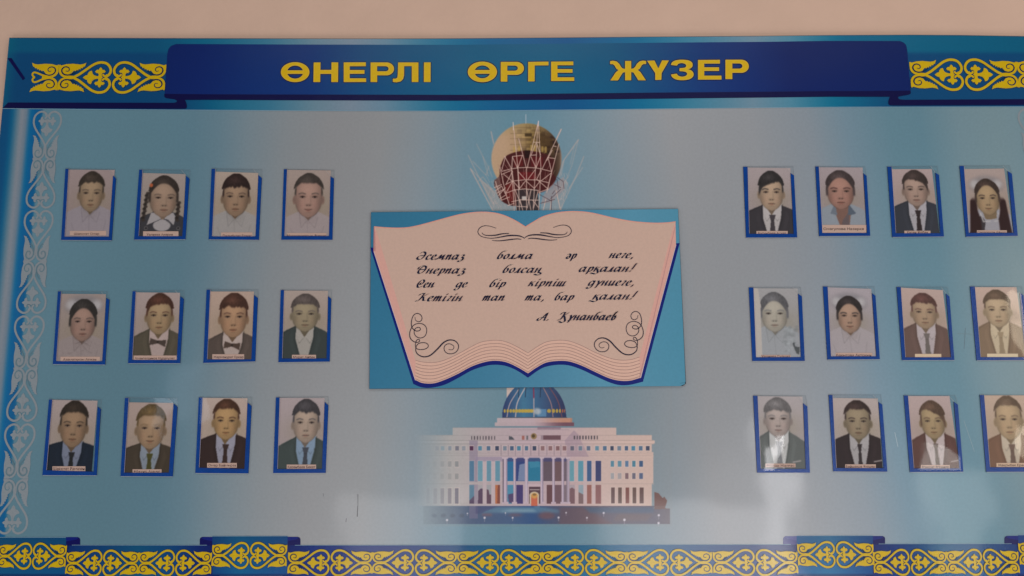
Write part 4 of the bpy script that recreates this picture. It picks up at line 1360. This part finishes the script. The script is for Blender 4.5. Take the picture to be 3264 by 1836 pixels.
        if tie is not None:
            tie = np.array(tie, float); a = nk + .05; q = p.get('tiew', 1.0)
            C.poly([(uc - .065 * q, a), (uc + .085 * q, a), (uc + .045 * q, a + .13), (uc - .03 * q, a + .13)], tie)
            C.poly([(uc - .028 * q, a + .12), (uc + .042 * q, a + .12), (uc + .075 * q, 1.5), (uc - .065 * q, 1.5)], tie * .95)
            C.line([(uc - .03, a + .13), (uc + .045, a + .13)], .01, tie * .6, .7)
        if p.get('bowtie') is not None:
            b = np.array(p['bowtie'], float); a = nk + .11; bx = uc - .01
            C.poly([(bx, a - .02), (bx - .17, a - .08), (bx - .19, a + .08), (bx, a + .04)], b)
            C.poly([(bx, a - .02), (bx + .19, a - .04), (bx + .17, a + .12), (bx, a + .04)], b)
            C.ell(bx + .0, a + .01, .028, .035, b * .7)
        if p.get('square'):
            C.line([(uc + .30, 1.36), (uc + .47, 1.33)], .022, (176, 166, 164), .9)
    # long hair behind
    if hs == 'long':
        for s in (-1, 1):
            m = sstep(-.02, .02, s * x - hw * (.96 - .22 * sstep(.8, 1.2, t))) * (1 - sstep(-.02, .02, s * x - hw * (1.08 + .40 * sstep(.36, .62, t) + .22 * np.clip(t - .45, 0, 2)))) * sstep(.46, .62, t)
            C.blend(m, (44, 24, 26))
    # ears
    if hs in ('short', 'fringe', 'crop', 'side'):
        for s in (-1, 1):
            C.ell(uc + s * hw * 1.03, y0 + hh * .60, hw * .14, hh * .10, skin * .88, p.get('ear', .9), .15)
            C.ell(uc + s * hw * 1.05, y0 + hh * .60, hw * .06, hh * .055, skin * .72, .5, .5)
    # hair mass and face
    wf = outline(1.0, t)
    face = (1 - sstep(-soft, soft, np.abs(x) - wf)) * (t > 0) * (t < 1.0)
    sx = x / hw
    lum = 1.08 - .30 * np.abs(sx) ** 2.4 - .13 * sstep(.75, 1.0, t) + .08 * np.exp(-((t - .36) / .16) ** 2)
    lum = lum + p.get('lit', 0.04) * (-sx)
    fc = skin * lum[..., None]
    fc[..., 0] += 4 * np.exp(-(((np.abs(sx) - .5) / .25) ** 2 + ((t - .70) / .1) ** 2))
    C.img += (fc - C.img) * face[..., None]
    ck = np.exp(-(((np.abs(sx) - .80) / .22) ** 2 + ((t - .72) / .16) ** 2))
    C.blend(ck * face * .30, skin * .74)
    C.blend(np.exp(-((sx / .28) ** 2 + ((t - .40) / .13) ** 2)) * face * .35, np.minimum(skin * 1.16, 235))
    for s_ in (-1, 1):
        C.blend(np.exp(-(((sx - s_ * .42) / .20) ** 2 + ((t - .66) / .07) ** 2)) * face * .25, np.minimum(skin * 1.12, 235))
    # jaw shadow edge
    e = np.exp(-((np.abs(x) - wf) / .016) ** 2) * sstep(.62, .78, t) * (t < 1.0)
    C.blend(e * .35, skin * .5)
    # features
    fy = lambda q: y0 + hh * q
    ey = p.get('eye', .52); es = hw * .45
    fx = uc + p.get('turn', 0.0)
    brow = np.array(p.get('brow', hair * 1.15 + 8), float); ba = p.get('browa', .6)
    for s in (-1, 1):
        cx = fx + s * es
        C.ell(cx, fy(ey - .015), hw * .27, hh * .045, skin * .80, .5, .5)
        C.line(smooth([(cx - s * hw * .21, fy(ey - .066)), (cx + s * hw * .06, fy(ey - .086)), (cx + s * hw * .27, fy(ey - .062))], 3), .021, brow, min(1, ba + .25), .7)
        C.ell(cx, fy(ey + .012), hw * .20, hh * .020, (160, 146, 134), .35, .4)
        C.line(smooth([(cx - hw * .17, fy(ey + .008)), (cx, fy(ey - .008)), (cx + hw * .17, fy(ey + .006))], 3), .015, (36, 24, 22), 1, .7)
        C.ell(cx, fy(ey + .008), hw * .075, hh * .019, (26, 16, 16), 1, .4)
        C.line([(cx - hw * .16, fy(ey + .036)), (cx + hw * .16, fy(ey + .036))], .008, skin * .8, .5, .8)
    C.line([(fx + hw * .14, fy(ey)), (fx + hw * .17, fy(.70))], .03, skin * .86, .35, .9)
    C.ell(fx - hw * .02, fy(.64), hw * .09, hh * .08, np.minimum(skin * 1.12, 255), .5, .7)
    C.ell(fx, fy(.715), hw * .22, hh * .028, skin * .76, .6, .6)
    for s in (-1, 1):
        C.ell(fx + s * hw * .105, fy(.722), hw * .05, hh * .011, skin * .42, .95, .5)
    lip = p.get('lip', skin * np.array([.90, .74, .72]))
    my = p.get('mouth', .825)
    C.ell(fx, fy(my - .014), hw * .23, hh * .017, lip * .96, .55, .5)
    C.ell(fx, fy(my + .020), hw * .19, hh * .020, np.minimum(lip * 1.08, 255), .6, .5)
    sm = p.get('smile', 0)
    C.line(smooth([(fx - hw * .27, fy(my - .014 * sm)), (fx - hw * .07, fy(my + .002)), (fx, fy(my + .007)), (fx + hw * .07, fy(my + .002)), (fx + hw * .27, fy(my - .014 * sm))], 3), .011, skin * .42, 1, .7)
    C.ell(fx, fy(my + .062), hw * .22, hh * .015, skin * .82, .5, .6)
    # hair
    hl = p.get('hairline', .25)        # fraction of head height
    kk = 1.05 if hs not in ('pulled', 'braids', 'long') else 1.09
    wh = outline(kk, np.clip(t * .95 + .035, 0, .56))
    ax_ = np.abs(sx)
    crown = (1 - sstep(-soft, soft, np.abs(x) - wh)) * (t > -.03)
    kn = rg.normal(0, 1, 24); jag = np.interp((sx + 1.3) / 2.6 * 23, np.arange(24), kn)
    if hs in ('pulled', 'braids', 'long'):
        line_ = hl + (.34 if hs != 'braids' else .30) * ax_ ** 2.2
        lower = .66
    elif hs == 'side':
        line_ = hl + .010 * jag + p.get('sweep', .12) * sx + .26 * ax_ ** 5
        lower = p.get('sideburn', .55)
    elif hs == 'fringe':
        line_ = hl + .018 * jag + .05 * (1 - ax_) * p.get('point', 0.3) + .22 * np.clip(ax_ - .45, 0, 1) ** 1.4
        lower = .55
    elif hs == 'crop':
        line_ = hl + .007 * jag + .30 * np.clip(ax_ - .55, 0, 1) ** 1.2
        lower = .5
    else:
        line_ = hl + .012 * jag + .24 * np.clip(ax_ - .5, 0, 1) ** 1.3
        lower = .54
    inner = sstep(.86, .96, ax_) * (1 - sstep(lower - .06, lower + .03, t))
    hm = np.maximum((1 - sstep(-.03, .03, t - line_)), inner) * crown * (1 - sstep(lower - .04, lower + .10, t))
    topcap = (((x / (hw * 1.10)) ** 2 + ((Y - (y0 + hh * .36)) / (hh * .375)) ** 2) < 1.0) * (t < .36)
    hm = np.maximum(hm, topcap * (1 - sstep(-.03, .03, t - line_)))
    nz = rg.normal(0, 1, X.shape); nz = (nz + np.roll(nz, 1, 0) + np.roll(nz, 2, 0) + np.roll(nz, 3, 0)) / 4
    hc = hair * (1 + .42 * np.exp(-((sx + .15) / .5) ** 2 - ((t - .14) / .10) ** 2) + .16 * nz + .25 * sstep(.3, .55, t))[..., None]
    C.img += (hc - C.img) * np.clip(hm, 0, 1)[..., None]
    if hs == 'braids':
        for s, x0_, x1_ in ((-1, -.38, -.45), (1, .37, .33)):
            for i in range(13):
                yy = y0 + hh * (.42 + i * .055); q = x0_ + (x1_ - x0_) * i / 12
                if s > 0 and i < 4:
                    continue
                C.ell(uc + q + .010 * (-1) ** i, yy, .045, .036, hair * (.8 if i % 2 else 1.15), .95, .3)
        C.ell(uc - .30, y0 + hh * .22, .04, .045, (178, 92, 58), .95, .3)
    if p.get('flowers'):
        for i in range(60):
            C.ell(uc + rg.uniform(.18, .50), y1 + rg.uniform(-.12, .42), rg.uniform(.02, .05), rg.uniform(.015, .035), np.array([142, 146, 148]) * rg.uniform(.75, 1.2), .5, .5)
        C.poly([(uc + .42, 1.16), (uc + .44, 1.26), (uc + .54, 1.28), (uc + .52, 1.44), (uc + .46, 1.42), (uc + .38, 1.2)], (58, 62, 64), .9)
        C.poly([(-.1, -.1), (.105, 0.02), (.15, .35), (.14, 1.6), (-.1, 1.6)], (184, 174, 166), 1)
    C.blur(1)
    C.img *= (1 + rg.normal(0, .012, X.shape))[..., None]
    tint = p.get('tint')
    if tint is not None:
        C.img = C.img + (np.array(tint[0], float) - C.img) * tint[1]  # wash over the print; the warm ones stand in for film glare
    C.img = np.clip(C.img, 6, 225)
    return C


def offset_pt(p, y):
    return (p[0], y, p[1])


def framed_portrait(p):
    fr = Frame(*p['fr'])
    OTL, OBL, OBR, ORT, IRT, CTR = [np.array(q, float) for q in p['o']]
    ITL, ITR, IBR, IBL = [np.array(q, float) for q in p['i']]
    cX, cZ = fr((OBL[0] + OBR[0]) / 2, (OBL[1] + OBR[1]) / 2)
    root = empty('framed_portrait', (float(cX), -.0002, float(cZ)), p['label'], 'framed photo', 'framed student portraits on the honour board')
    # blue border: left, bottom and right strips with the cut upper right end
    g = lambda q: tuple(map(float, fr(q[0], q[1])))
    wl = np.array([ITL[0] - OTL[0], 0]); inL_t = np.array([ITL[0] - 1, OTL[1] + 1]); inL_b = IBL + (-1, -2); inR_b = np.array([IRT[0] + (OBR[0] - ORT[0]), IBR[1] - 2])
    xin = IRT[0] + (OBR[0] - ORT[0]) * (IBR[1] - IRT[1]) / (OBR[1] - ORT[1])
    inR_b = np.array([xin, IBR[1] - 3 if abs(IBR[1] - OBR[1]) > 25 else OBR[1] - 50])
    outline = [g(OTL), g(OBL), g(OBR), g(ORT), g(IRT), g(inR_b), g(inL_b), g(inL_t)]
    slab('border', outline, -.0003, -.0022, [MAT_BORDER, MAT_EDGE], root, side=1)
    # clear back sheet with cut rim, seen beside the photograph at the top right
    bx = CTR[0] + (OBR[0] - CTR[0]) * 0.0
    bs = [g(OTL + (2, -2)), g(OBL + (4, -2)), g(OBR + (-4, -2)), g(ORT + (2, 0)), g(CTR)]
    slab('back_sheet', bs, -.00005, -.00028, [MAT_COVER, MAT_RIM], root, side=1)
    Pp = Print(.00235)
    # rim lines along the top of the pocket
    Pp.ribbon([tuple(OTL + (2, -2)), tuple(CTR)], fr, [5, 5, 2.5], (92, 98, 104))
    Pp.ribbon([tuple(CTR), tuple(ORT + (3, 0))], fr, [3, 2], (108, 116, 122))
    cut = np.array([IRT[0] - 85, OTL[1] + 2 + (CTR[1] - OTL[1]) * .8])
    Pp.ribbon([tuple(cut), tuple(IRT + (-4, -6))], fr, [4, 4], (150, 148, 148))
    Pp.ribbon([tuple(OBL + (8, 5)), tuple(OBR + (0, 5))], fr, 6, (138, 140, 144))
    Pp.ribbon([tuple(inL_t + (3, 4)), tuple(inL_b + (3, -4))], fr, 4, (164, 150, 150))
    Pp.build('pocket_rim', root)
    # photograph (its colours as seen through the clear film)
    global PHOTO_GAIN
    PHOTO_GAIN = 0.80
    C = portrait_image(p)
    q = QuadMap(fr, (ITL, ITR, IBR, IBL))
    X, Z = q(C.X, C.Y / ASP)
    photo = grid_mesh('photograph', root, X, Z, -.0009, C.img, MAT_PHOTO)
    # name strip with its print
    sx0, sx1, sy0, sy1 = p['strip']
    P = Print(.0011)
    P.poly([(sx0, sy0), (sx1, sy0), (sx1, sy1), (sx0, sy1)], fr, p.get('scol', (186, 156, 142)))
    P.ribbon([(sx0, sy0), (sx1, sy0), (sx1, sy1), (sx0, sy1)], fr, 3, (150, 122, 112), closed=True)
    if p.get('text'):
        v, f = text_mesh(p['text'])
        if len(v):
            mn, mx_ = v.min(0), v.max(0)
            tx0, tx1, tb, th = p['tpos']
            vv = (v - mn) / (mx_[0] - mn[0], mx_[1] - mn[1])
            lo = -mn[1] / max(mx_[1] - mn[1], 1e-6)      # baseline share
            hgt = th * 1.28
            pts = [(tx0 + a * (tx1 - tx0), tb + (lo - b) * hgt) for a, b in vv]
            o = len(P.v)
            P._add(pts, f, fr, p.get('tcol', (74, 44, 48)))
    P.build('name_strip', photo, MAT_PHOTO)
    PHOTO_GAIN = 1.0
    # front film, corner cut away as a finger notch, slightly bowed
    tilt = p.get('bend', (0.0, 0.0))
    c0 = [ITL[0] - 30, OTL[1] + 3], [IRT[0] - 80, OTL[1] + 4], [IRT[0] + 2, IRT[1] - 6], [xin + 25, IBR[1] + 25], [IBL[0] - 25, IBL[1] + 25]
    nx_, ny_ = 14, 20
    SS, TT = np.meshgrid(np.linspace(0, 1, nx_), np.linspace(0, 1, ny_))
    TL = np.array(c0[0]); BL = np.array(c0[4]); BR = np.array(c0[3]); TRf = np.array([IRT[0] + 6, OTL[1] + 4])
    pts = ((TL * (1 - SS[..., None]) + TRf * SS[..., None]) * (1 - TT[..., None]) + (BL * (1 - SS[..., None]) + BR * SS[..., None]) * TT[..., None])
    # pull the upper right corner in along the cut
    ccut = 85.0
    dxr = TRf[0] - pts[..., 0]; dyr = pts[..., 1] - TRf[1]
    over = np.clip(ccut - dxr - dyr, 0, None)
    pts[..., 0] -= over * .5; pts[..., 1] += over * .5
    X, Z = fr(pts[..., 0], pts[..., 1])
    bow = .0007 * np.sin(np.pi * SS) * np.sin(np.pi * TT) * p.get('bow_k', 1.0)
    a1, a2 = tilt
    Yf = -.0029 - bow - (SS * a1 * .11 if a1 > 0 else (SS - 1) * a1 * .11) - (TT * a2 * .16 if a2 > 0 else (TT - 1) * a2 * .16)
    v = np.stack([X.ravel(), Yf.ravel(), Z.ravel()], 1)
    i = np.arange((ny_ - 1) * (nx_ - 1)); r = i // (nx_ - 1); cc = i % (nx_ - 1); a = r * nx_ + cc
    faces = np.stack([a + nx_, a + nx_ + 1, a + 1, a], 1).tolist()
    o = mesh_from('cover_film', v, faces, None, [MAT_COVER], root)
    for pg in o.data.polygons:
        pg.use_smooth = True


FA = (180, 520, 5.3667); FB = (640, 520, 5.3667); FC = (150, 900, 5.1756); FD = (630, 900, 5.1756); FE = (120, 1240, 4.83); FF = (610, 1240, 4.83)
FG = (2340, 510, 5.3667); FH = (2800, 510, 5.3667); FI = (2360, 890, 5.174); FJ = (2820, 890, 5.1757); FK = (2380, 1230, 4.83); FL = (2830, 1230, 4.83)
WSH = (158, 148, 150)
BSH = (128, 132, 146)
PEOPLE = [
    dict(fr=FA, o=[(160, 100), (88, 1317), (952, 1325), (1025, 268), (975, 215), (1005, 108)], i=[(218, 112), (1000, 118), (915, 1262), (150, 1262)], uc=.52, crown=.04, chin=.625, hw=.255,
         style='short', hairline=.255, hair=(52, 44, 38), skin=(142, 116, 90), bg=(150, 132, 130), cloth='white', shirt=(146, 136, 142), strip=(232, 852, 1160, 1240), text='Шаяхмет Омар', tpos=(305, 735, 1228, 38),
         browa=.4, label='blue framed portrait of a crop-haired boy in white shirt, nearest the upper left corner'),
    dict(fr=FA, o=[(1422, 115), (1335, 1312), (2212, 1305), (2280, 270), (2225, 222), (2290, 120)], i=[(1480, 170), (2210, 190), (2165, 1255), (1415, 1255)], uc=.515, crown=.05, chin=.69, hw=.31,
         style='braids', hairline=.17, hair=(50, 42, 38), skin=(144, 116, 96), bg=(152, 138, 132), cloth='pinafore', ccol=(58, 56, 60), shirt=(158, 150, 150), strip=(1485, 2090, 1168, 1256),
         text='Уалиева Акерке', tpos=(1545, 1995, 1240, 36), turn=.02, browa=.35, label='blue framed portrait of a girl with two braids, orange bow and dark pinafore'),
    dict(fr=FB, o=[(190, 100), (140, 1308), (998, 1315), (1048, 258), (990, 210), (1053, 110)], i=[(255, 147), (985, 170), (945, 1258), (200, 1258)], uc=.50, crown=.036, chin=.685, hw=.29,
         style='fringe', hairline=.27, point=.7, hair=(44, 32, 30), skin=(142, 112, 88), bg=(164, 146, 134), cloth='white', shirt=(152, 146, 144), strip=(350, 885, 1186, 1262), text='Джамбулат Елжас',
         tpos=(370, 875, 1262, 40), browa=.35, label='framed portrait of a boy in white shirt with ragged fringe, right of the braided girl'),
    dict(fr=FB, o=[(1425, 108), (1383, 1313), (2255, 1315), (2282, 270), (2222, 228), (2285, 122)], i=[(1482, 115), (2225, 125), (2200, 1252), (1438, 1252)], uc=.51, crown=.065, chin=.715, hw=.30,
         style='crop', hairline=.205, hair=(58, 50, 46), skin=(152, 116, 102), bg=(156, 138, 130), cloth='white', shirt=(156, 142, 142), strip=(1478, 2150, 1196, 1262), text='Мухамедиярым Фархат',
         tpos=(1480, 2150, 1262, 42), smile=1, label='framed portrait of a rosy boy in white shirt, top row, nearest left of the tower'),
    dict(fr=FC, o=[(187, 150), (103, 1350), (965, 1358), (1035, 290), (985, 260), (1000, 155)], i=[(242, 190), (975, 195), (915, 1303), (160, 1303)], uc=.52, crown=.09, chin=.70, hw=.275,
         style='pulled', hairline=.20, hair=(44, 40, 38), skin=(142, 110, 96), bg=(150, 134, 128), cloth='blouse', shirt=(146, 132, 130), bow=1, strip=(225, 875, 1226, 1304), text='Азаматқызы Аяжан',
         tpos=(270, 818, 1288, 34), turn=.01, browa=.45, label='framed portrait of a girl in pale blouse, hair pulled back, left end of middle row'),
    dict(fr=FC, o=[(1418, 148), (1342, 1335), (2202, 1335), (2262, 275), (2205, 232), (2265, 132)], i=[(1472, 166), (2195, 172), (2150, 1282), (1415, 1282)], uc=.555, crown=.025, chin=.62, hw=.28,
         style='side', hairline=.25, sweep=-.04, hair=(66, 42, 34), skin=(148, 120, 88), bg=(160, 142, 138), cloth='vest', ccol=(82, 74, 62), shirt=(168, 148, 142), bowtie=(72, 60, 54), strip=(1430, 2142, 1208, 1284),
         text='Амангелдинов Нұрдәулет', tpos=(1450, 2110, 1268, 34), label='framed portrait of a boy in bow tie with smooth reddish hair, under the braided girl', bend=(.02, .0)),
    dict(fr=FD, o=[(153, 122), (98, 1330), (955, 1305), (998, 262), (935, 212), (1003, 120)], i=[(215, 152), (930, 152), (890, 1275), (165, 1275)], uc=.555, crown=.035, chin=.675, hw=.295,
         style='fringe', hairline=.28, point=.5, hair=(66, 44, 36), skin=(156, 118, 88), bg=(172, 148, 134), cloth='vest', ccol=(84, 72, 66), shirt=(172, 154, 146), bowtie=(78, 62, 54), strip=(245, 770, 1186, 1268),
         text='Жарманұрат Ерқар', tpos=(262, 760, 1250, 38), label='blue framed portrait of a boy in bow tie and vest with shaggy brown fringe', lap=(-.22, -.13), bend=(-.01, .015)),
    dict(fr=FD, o=[(1375, 128), (1335, 1318), (2182, 1308), (2208, 275), (2155, 230), (2218, 128)], i=[(1432, 136), (2150, 140), (2135, 1260), (1400, 1260)], uc=.49, crown=.058, chin=.60, hw=.29,
         style='crop', hairline=.26, hair=(74, 64, 60), skin=(140, 122, 94), bg=(166, 148, 138), cloth='suit', ccol=(54, 60, 58), shirt=(160, 152, 144), strip=(1558, 1955, 1196, 1264), text='Мурат Айбек',
         tpos=(1578, 1940, 1250, 36), lap=(-.20, -.08), lap2=(.21, .07), neck=.07, label='blue framed portrait of a man in grey suit over open white shirt, without tie', tint=((120, 120, 124), .08), bend=(-.02, .01)),
    dict(fr=FE, o=[(182, 162), (80, 1325), (915, 1328), (980, 312), (932, 272), (985, 165)], i=[(235, 166), (925, 180), (835, 1275), (145, 1252)], uc=.51, crown=.02, chin=.665, hw=.285,
         style='short', hairline=.235, hair=(42, 34, 28), skin=(136, 106, 80), bg=(158, 142, 138), cloth='suit', ccol=(26, 34, 46), shirt=(112, 116, 132), tie=(34, 34, 36), strip=(232, 738, 1190, 1262),
         text='Шаяхмет Рамазан', tpos=(245, 728, 1248, 38), drop=-.02, label='framed portrait of a boy in navy suit and black tie, lowest on the far left'),
    dict(fr=FE, o=[(1350, 137), (1282, 1340), (2085, 1345), (2158, 275), (2098, 225), (2150, 140)], i=[(1410, 205), (2090, 215), (2035, 1290), (1340, 1290)], uc=.525, crown=.035, chin=.66, hw=.30,
         style='crop', hairline=.24, hair=(82, 66, 44), skin=(146, 116, 88), bg=(160, 140, 132), cloth='suit', ccol=(66, 56, 46), shirt=(124, 130, 140), tie=(72, 68, 36), strip=(1465, 1910, 1236, 1294),
         text='Әбжүніс Азамат', tpos=(1480, 1895, 1284, 34), smile=1, browa=.3, label='blue framed portrait of a smiling boy in brownish suit with olive tie, bottom row', drop=0),
    dict(fr=FF, o=[(120, 130), (65, 1292), (883, 1298), (932, 262), (870, 210), (935, 125)], i=[(180, 136), (865, 142), (828, 1232), (125, 1212)], uc=.545, crown=.025, chin=.59, hw=.27,
         style='crop', hairline=.225, hair=(64, 42, 32), skin=(158, 122, 80), bg=(172, 152, 142), cloth='suit', ccol=(52, 38, 36), shirt=(142, 138, 150), tie=(58, 42, 38), strip=(245, 702, 1138, 1210),
         text='Омар Баймырза', tpos=(265, 690, 1192, 38), drop=.02, browa=.8, label='blue framed portrait of a boy in dark brown suit and brown tie, lower left block'),
    dict(fr=FF, o=[(1305, 130), (1263, 1293), (2070, 1290), (2112, 252), (2055, 200), (2110, 115)], i=[(1365, 136), (2052, 140), (2020, 1232), (1330, 1232)], uc=.60, crown=.03, chin=.63, hw=.275,
         style='short', hairline=.29, hair=(56, 52, 54), skin=(156, 132, 114), bg=(164, 148, 148), cloth='suit', ccol=(60, 68, 66), shirt=(122, 140, 160), tie=(64, 66, 74), strip=(1470, 1922, 1163, 1237),
         text='Қазанбаев Бекет', tpos=(1485, 1912, 1218, 38), tint=((130, 130, 134), .06), label='framed portrait of a pale boy in greenish grey suit, bottom row, left of the palace', bend=(.012, 0)),
    dict(fr=FG, o=[(152, 120), (200, 1330), (1075, 1328), (1020, 268), (960, 228), (1005, 110)], i=[(228, 132), (960, 140), (1015, 1268), (255, 1268)], uc=.53, crown=.06, chin=.645, hw=.265,
         style='side', hairline=.30, sweep=-.10, hair=(44, 40, 40), skin=(160, 132, 108), bg=(158, 144, 144), cloth='suit', ccol=(56, 52, 56), shirt=(172, 164, 162), tie=(66, 60, 64), strip=(380, 914, 1216, 1272),
         text='Бүтүнбаев Асхат', tpos=(410, 890, 1272, 38), drop=.03, label='blue framed portrait of a boy in charcoal suit with black swept fringe and loose tie', browa=.8),
    dict(fr=FG, o=[(1385, 115), (1448, 1305), (2322, 1300), (2260, 275), (2205, 232), (2235, 120)], i=[(1445, 127), (2195, 130), (2260, 1252), (1505, 1252)], uc=.465, crown=.06, chin=.635, hw=.295,
         style='pulled', hairline=.17, hair=(60, 50, 50), skin=(150, 108, 94), bg=(154, 140, 142), cloth='vneck', shirt=(136, 142, 150), strip=(1503, 2258, 1112, 1252), text='Смагулова Назерке',
         tpos=(1525, 2218, 1200, 44), tcol=(40, 30, 34), browa=.8, brow=(74, 50, 48), label='framed portrait of a young woman in grey-blue collar above a wide cream name strip'),
    dict(fr=FH, o=[(145, 118), (230, 1320), (1113, 1312), (1030, 262), (968, 222), (1000, 108)], i=[(220, 160), (910, 156), (1042, 1258), (290, 1258)], uc=.55, crown=.028, chin=.575, hw=.28,
         style='side', hairline=.27, sweep=.08, hair=(54, 44, 42), skin=(150, 122, 108), bg=(164, 144, 142), cloth='suit', ccol=(52, 54, 62), shirt=(160, 154, 158), tie=(48, 38, 40), strip=(440, 886, 1212, 1266),
         text='Хасен Әлібек', tpos=(480, 850, 1260, 36), drop=.02, label='framed portrait of a boy in slate suit, top row, left of the long-haired girl'),
    dict(fr=FH, o=[(1380, 105), (1487, 1315), (2375, 1300), (2275, 240), (2205, 195), (2240, 100)], i=[(1455, 157), (2145, 148), (2302, 1252), (1540, 1252)], uc=.51, crown=.17, chin=.715, hw=.265,
         style='long', hairline=.16, hair=(54, 42, 38), skin=(152, 124, 92), bg=(160, 142, 136), cloth='school', shirt=(150, 146, 152), bow=1, strip=(1680, 2192, 1204, 1254), text='Сапарғали Айнұр',
         tpos=(1690, 2180, 1254, 36), browa=.8, smile=1, label='blue framed portrait of a girl with long dark hair over both shoulders, upper right corner'),
    dict(fr=FI, o=[(135, 138), (193, 1350), (1057, 1348), (1010, 285), (945, 240), (985, 130)], i=[(213, 150), (942, 155), (992, 1288), (255, 1290)], uc=.45, crown=.07, chin=.63, hw=.285,
         style='pulled', hairline=.20, hair=(78, 76, 78), skin=(156, 146, 130), bg=(154, 150, 150), cloth='cream', shirt=(152, 154, 158), flowers=1, strip=(335, 826, 1250, 1292), text='Уәлиева Гүлшат',
         tpos=(345, 820, 1292, 40), tint=((150, 148, 150), .12), label='framed faded portrait of a woman with pale flowers and a white paper strip at left', browa=.5),
    dict(fr=FI, o=[(1357, 122), (1430, 1325), (2293, 1320), (2222, 275), (2165, 235), (2200, 125)], i=[(1435, 135), (2155, 160), (2232, 1275), (1490, 1275)], uc=.465, crown=.13, chin=.655, hw=.262,
         style='pulled', hairline=.19, hair=(44, 38, 38), skin=(152, 120, 100), bg=(158, 148, 152), cloth='cream', shirt=(162, 152, 154), bow=1, strip=(1568, 2172, 1214, 1278), text='Бақытова Ақтоқын',
         tpos=(1580, 2155, 1274, 40), browa=.9, smile=1, label='blue framed portrait of a woman in cream blouse with tightly drawn black hair'),
    dict(fr=FJ, o=[(190, 130), (280, 1335), (1142, 1335), (1062, 290), (1005, 240), (1030, 130)], i=[(260, 140), (955, 180), (1088, 1292), (335, 1292)], uc=.51, crown=.07, chin=.58, hw=.275,
         style='short', hairline=.26, hair=(70, 44, 42), skin=(152, 124, 98), bg=(176, 152, 146), cloth='suit', ccol=(92, 70, 66), shirt=(172, 160, 164), tie=(102, 94, 92), strip=(495, 930, 1232, 1286),
         scol=(206, 180, 152), tint=((170, 150, 130), .12), drop=.05, bend=(.01, -.02), label='blue framed portrait of a boy with reddish hair and grey tie, middle row, right block'),  # blank cream strip: glare put into its colour
    dict(fr=FJ, o=[(1400, 122), (1508, 1338), (2375, 1335), (2285, 270), (2220, 228), (2250, 122)], i=[(1480, 132), (2170, 132), (2325, 1288), (1575, 1288)], uc=.49, crown=.05, chin=.57, hw=.285,
         style='crop', hairline=.24, hair=(74, 58, 48), skin=(168, 142, 112), bg=(184, 158, 148), cloth='suit', ccol=(120, 98, 80), shirt=(190, 172, 146), tie=(148, 128, 104), strip=(1685, 2195, 1228, 1286),
         scol=(212, 190, 160), tint=((180, 160, 134), .14), drop=.05, bend=(-.01, .025), label='blue framed washed-out warm portrait at the right edge of the middle row'),  # strip left blank, film glare painted as its cream colour
    dict(fr=FK, o=[(97, 152), (158, 1335), (970, 1335), (930, 318), (865, 268), (905, 150)], i=[(165, 157), (858, 165), (905, 1280), (215, 1275)], uc=.43, crown=.03, chin=.56, hw=.275,
         style='fringe', hairline=.30, point=.2, hair=(92, 88, 88), skin=(158, 140, 132), bg=(164, 154, 154), cloth='suit', ccol=(88, 92, 90), shirt=(180, 178, 176), tie=(118, 118, 120), strip=(285, 750, 1195, 1252),
         text='Әбілда Жалғас', tpos=(300, 735, 1242, 34), tint=((160, 154, 154), .10), drop=.10, label='blue framed greyish portrait of a boy in grey suit, bottom row, right of the palace', bend=(-.02, .02), square=1),
    dict(fr=FK, o=[(1257, 140), (1328, 1315), (2160, 1320), (2083, 290), (2025, 248), (2060, 138)], i=[(1318, 186), (2015, 195), (2090, 1268), (1375, 1265)], uc=.53, crown=.04, chin=.59, hw=.265,
         style='crop', hairline=.215, hair=(50, 38, 36), skin=(134, 116, 92), bg=(168, 154, 150), cloth='suit', ccol=(46, 36, 38), shirt=(156, 150, 150), tie=(50, 42, 44), tiew=.7, strip=(1514, 1986, 1208, 1272),
         text='Байшақов Әлішер', tpos=(1525, 1975, 1258, 38), browa=1.0, square=1, drop=.03, label='blue framed portrait of a young man in black suit and slim tie with heavy brows'),
    dict(fr=FL, o=[(240, 148), (333, 1325), (1155, 1320), (1072, 290), (1010, 245), (1030, 145)], i=[(305, 156), (945, 156), (1106, 1272), (395, 1272)], uc=.53, crown=.075, chin=.59, hw=.265,
         style='side', hairline=.28, sweep=.16, sideburn=.68, hair=(72, 54, 44), skin=(148, 124, 90), bg=(172, 152, 150), cloth='suit', ccol=(84, 56, 52), shirt=(176, 162, 162), tie=(92, 76, 70), tiew=.8,
         strip=(505, 950, 1218, 1276), text='Мақсат Мәдияр', tpos=(522, 938, 1264, 36), drop=.06, square=1, tint=((160, 136, 116), .08), bend=(.0, -.015),
         label='blue framed portrait of a boy in reddish brown suit with long side-swept hair'),
    dict(fr=FL, o=[(1408, 140), (1508, 1322), (2330, 1320), (2240, 290), (2180, 245), (2210, 140)], i=[(1475, 146), (2150, 146), (2290, 1254), (1565, 1254)], uc=.51, crown=.02, chin=.615, hw=.28,
         style='crop', hairline=.20, hair=(74, 58, 48), skin=(162, 134, 102), bg=(180, 156, 142), cloth='suit', ccol=(104, 74, 60), shirt=(182, 168, 152), tie=(96, 76, 70), strip=(1668, 2130, 1186, 1248),
         text='Жақсыбек Ерасыл', tpos=(1690, 2180, 1236, 36), scol=(198, 170, 146), tint=((182, 158, 128), .16), drop=.04, bend=(-.02, -.01), label='blue framed pale portrait of a youth in brown suit, lowest on the right edge'),
]
for i, p in enumerate(PEOPLE):
    p['seed'] = i * 13 + 5
    framed_portrait(p)
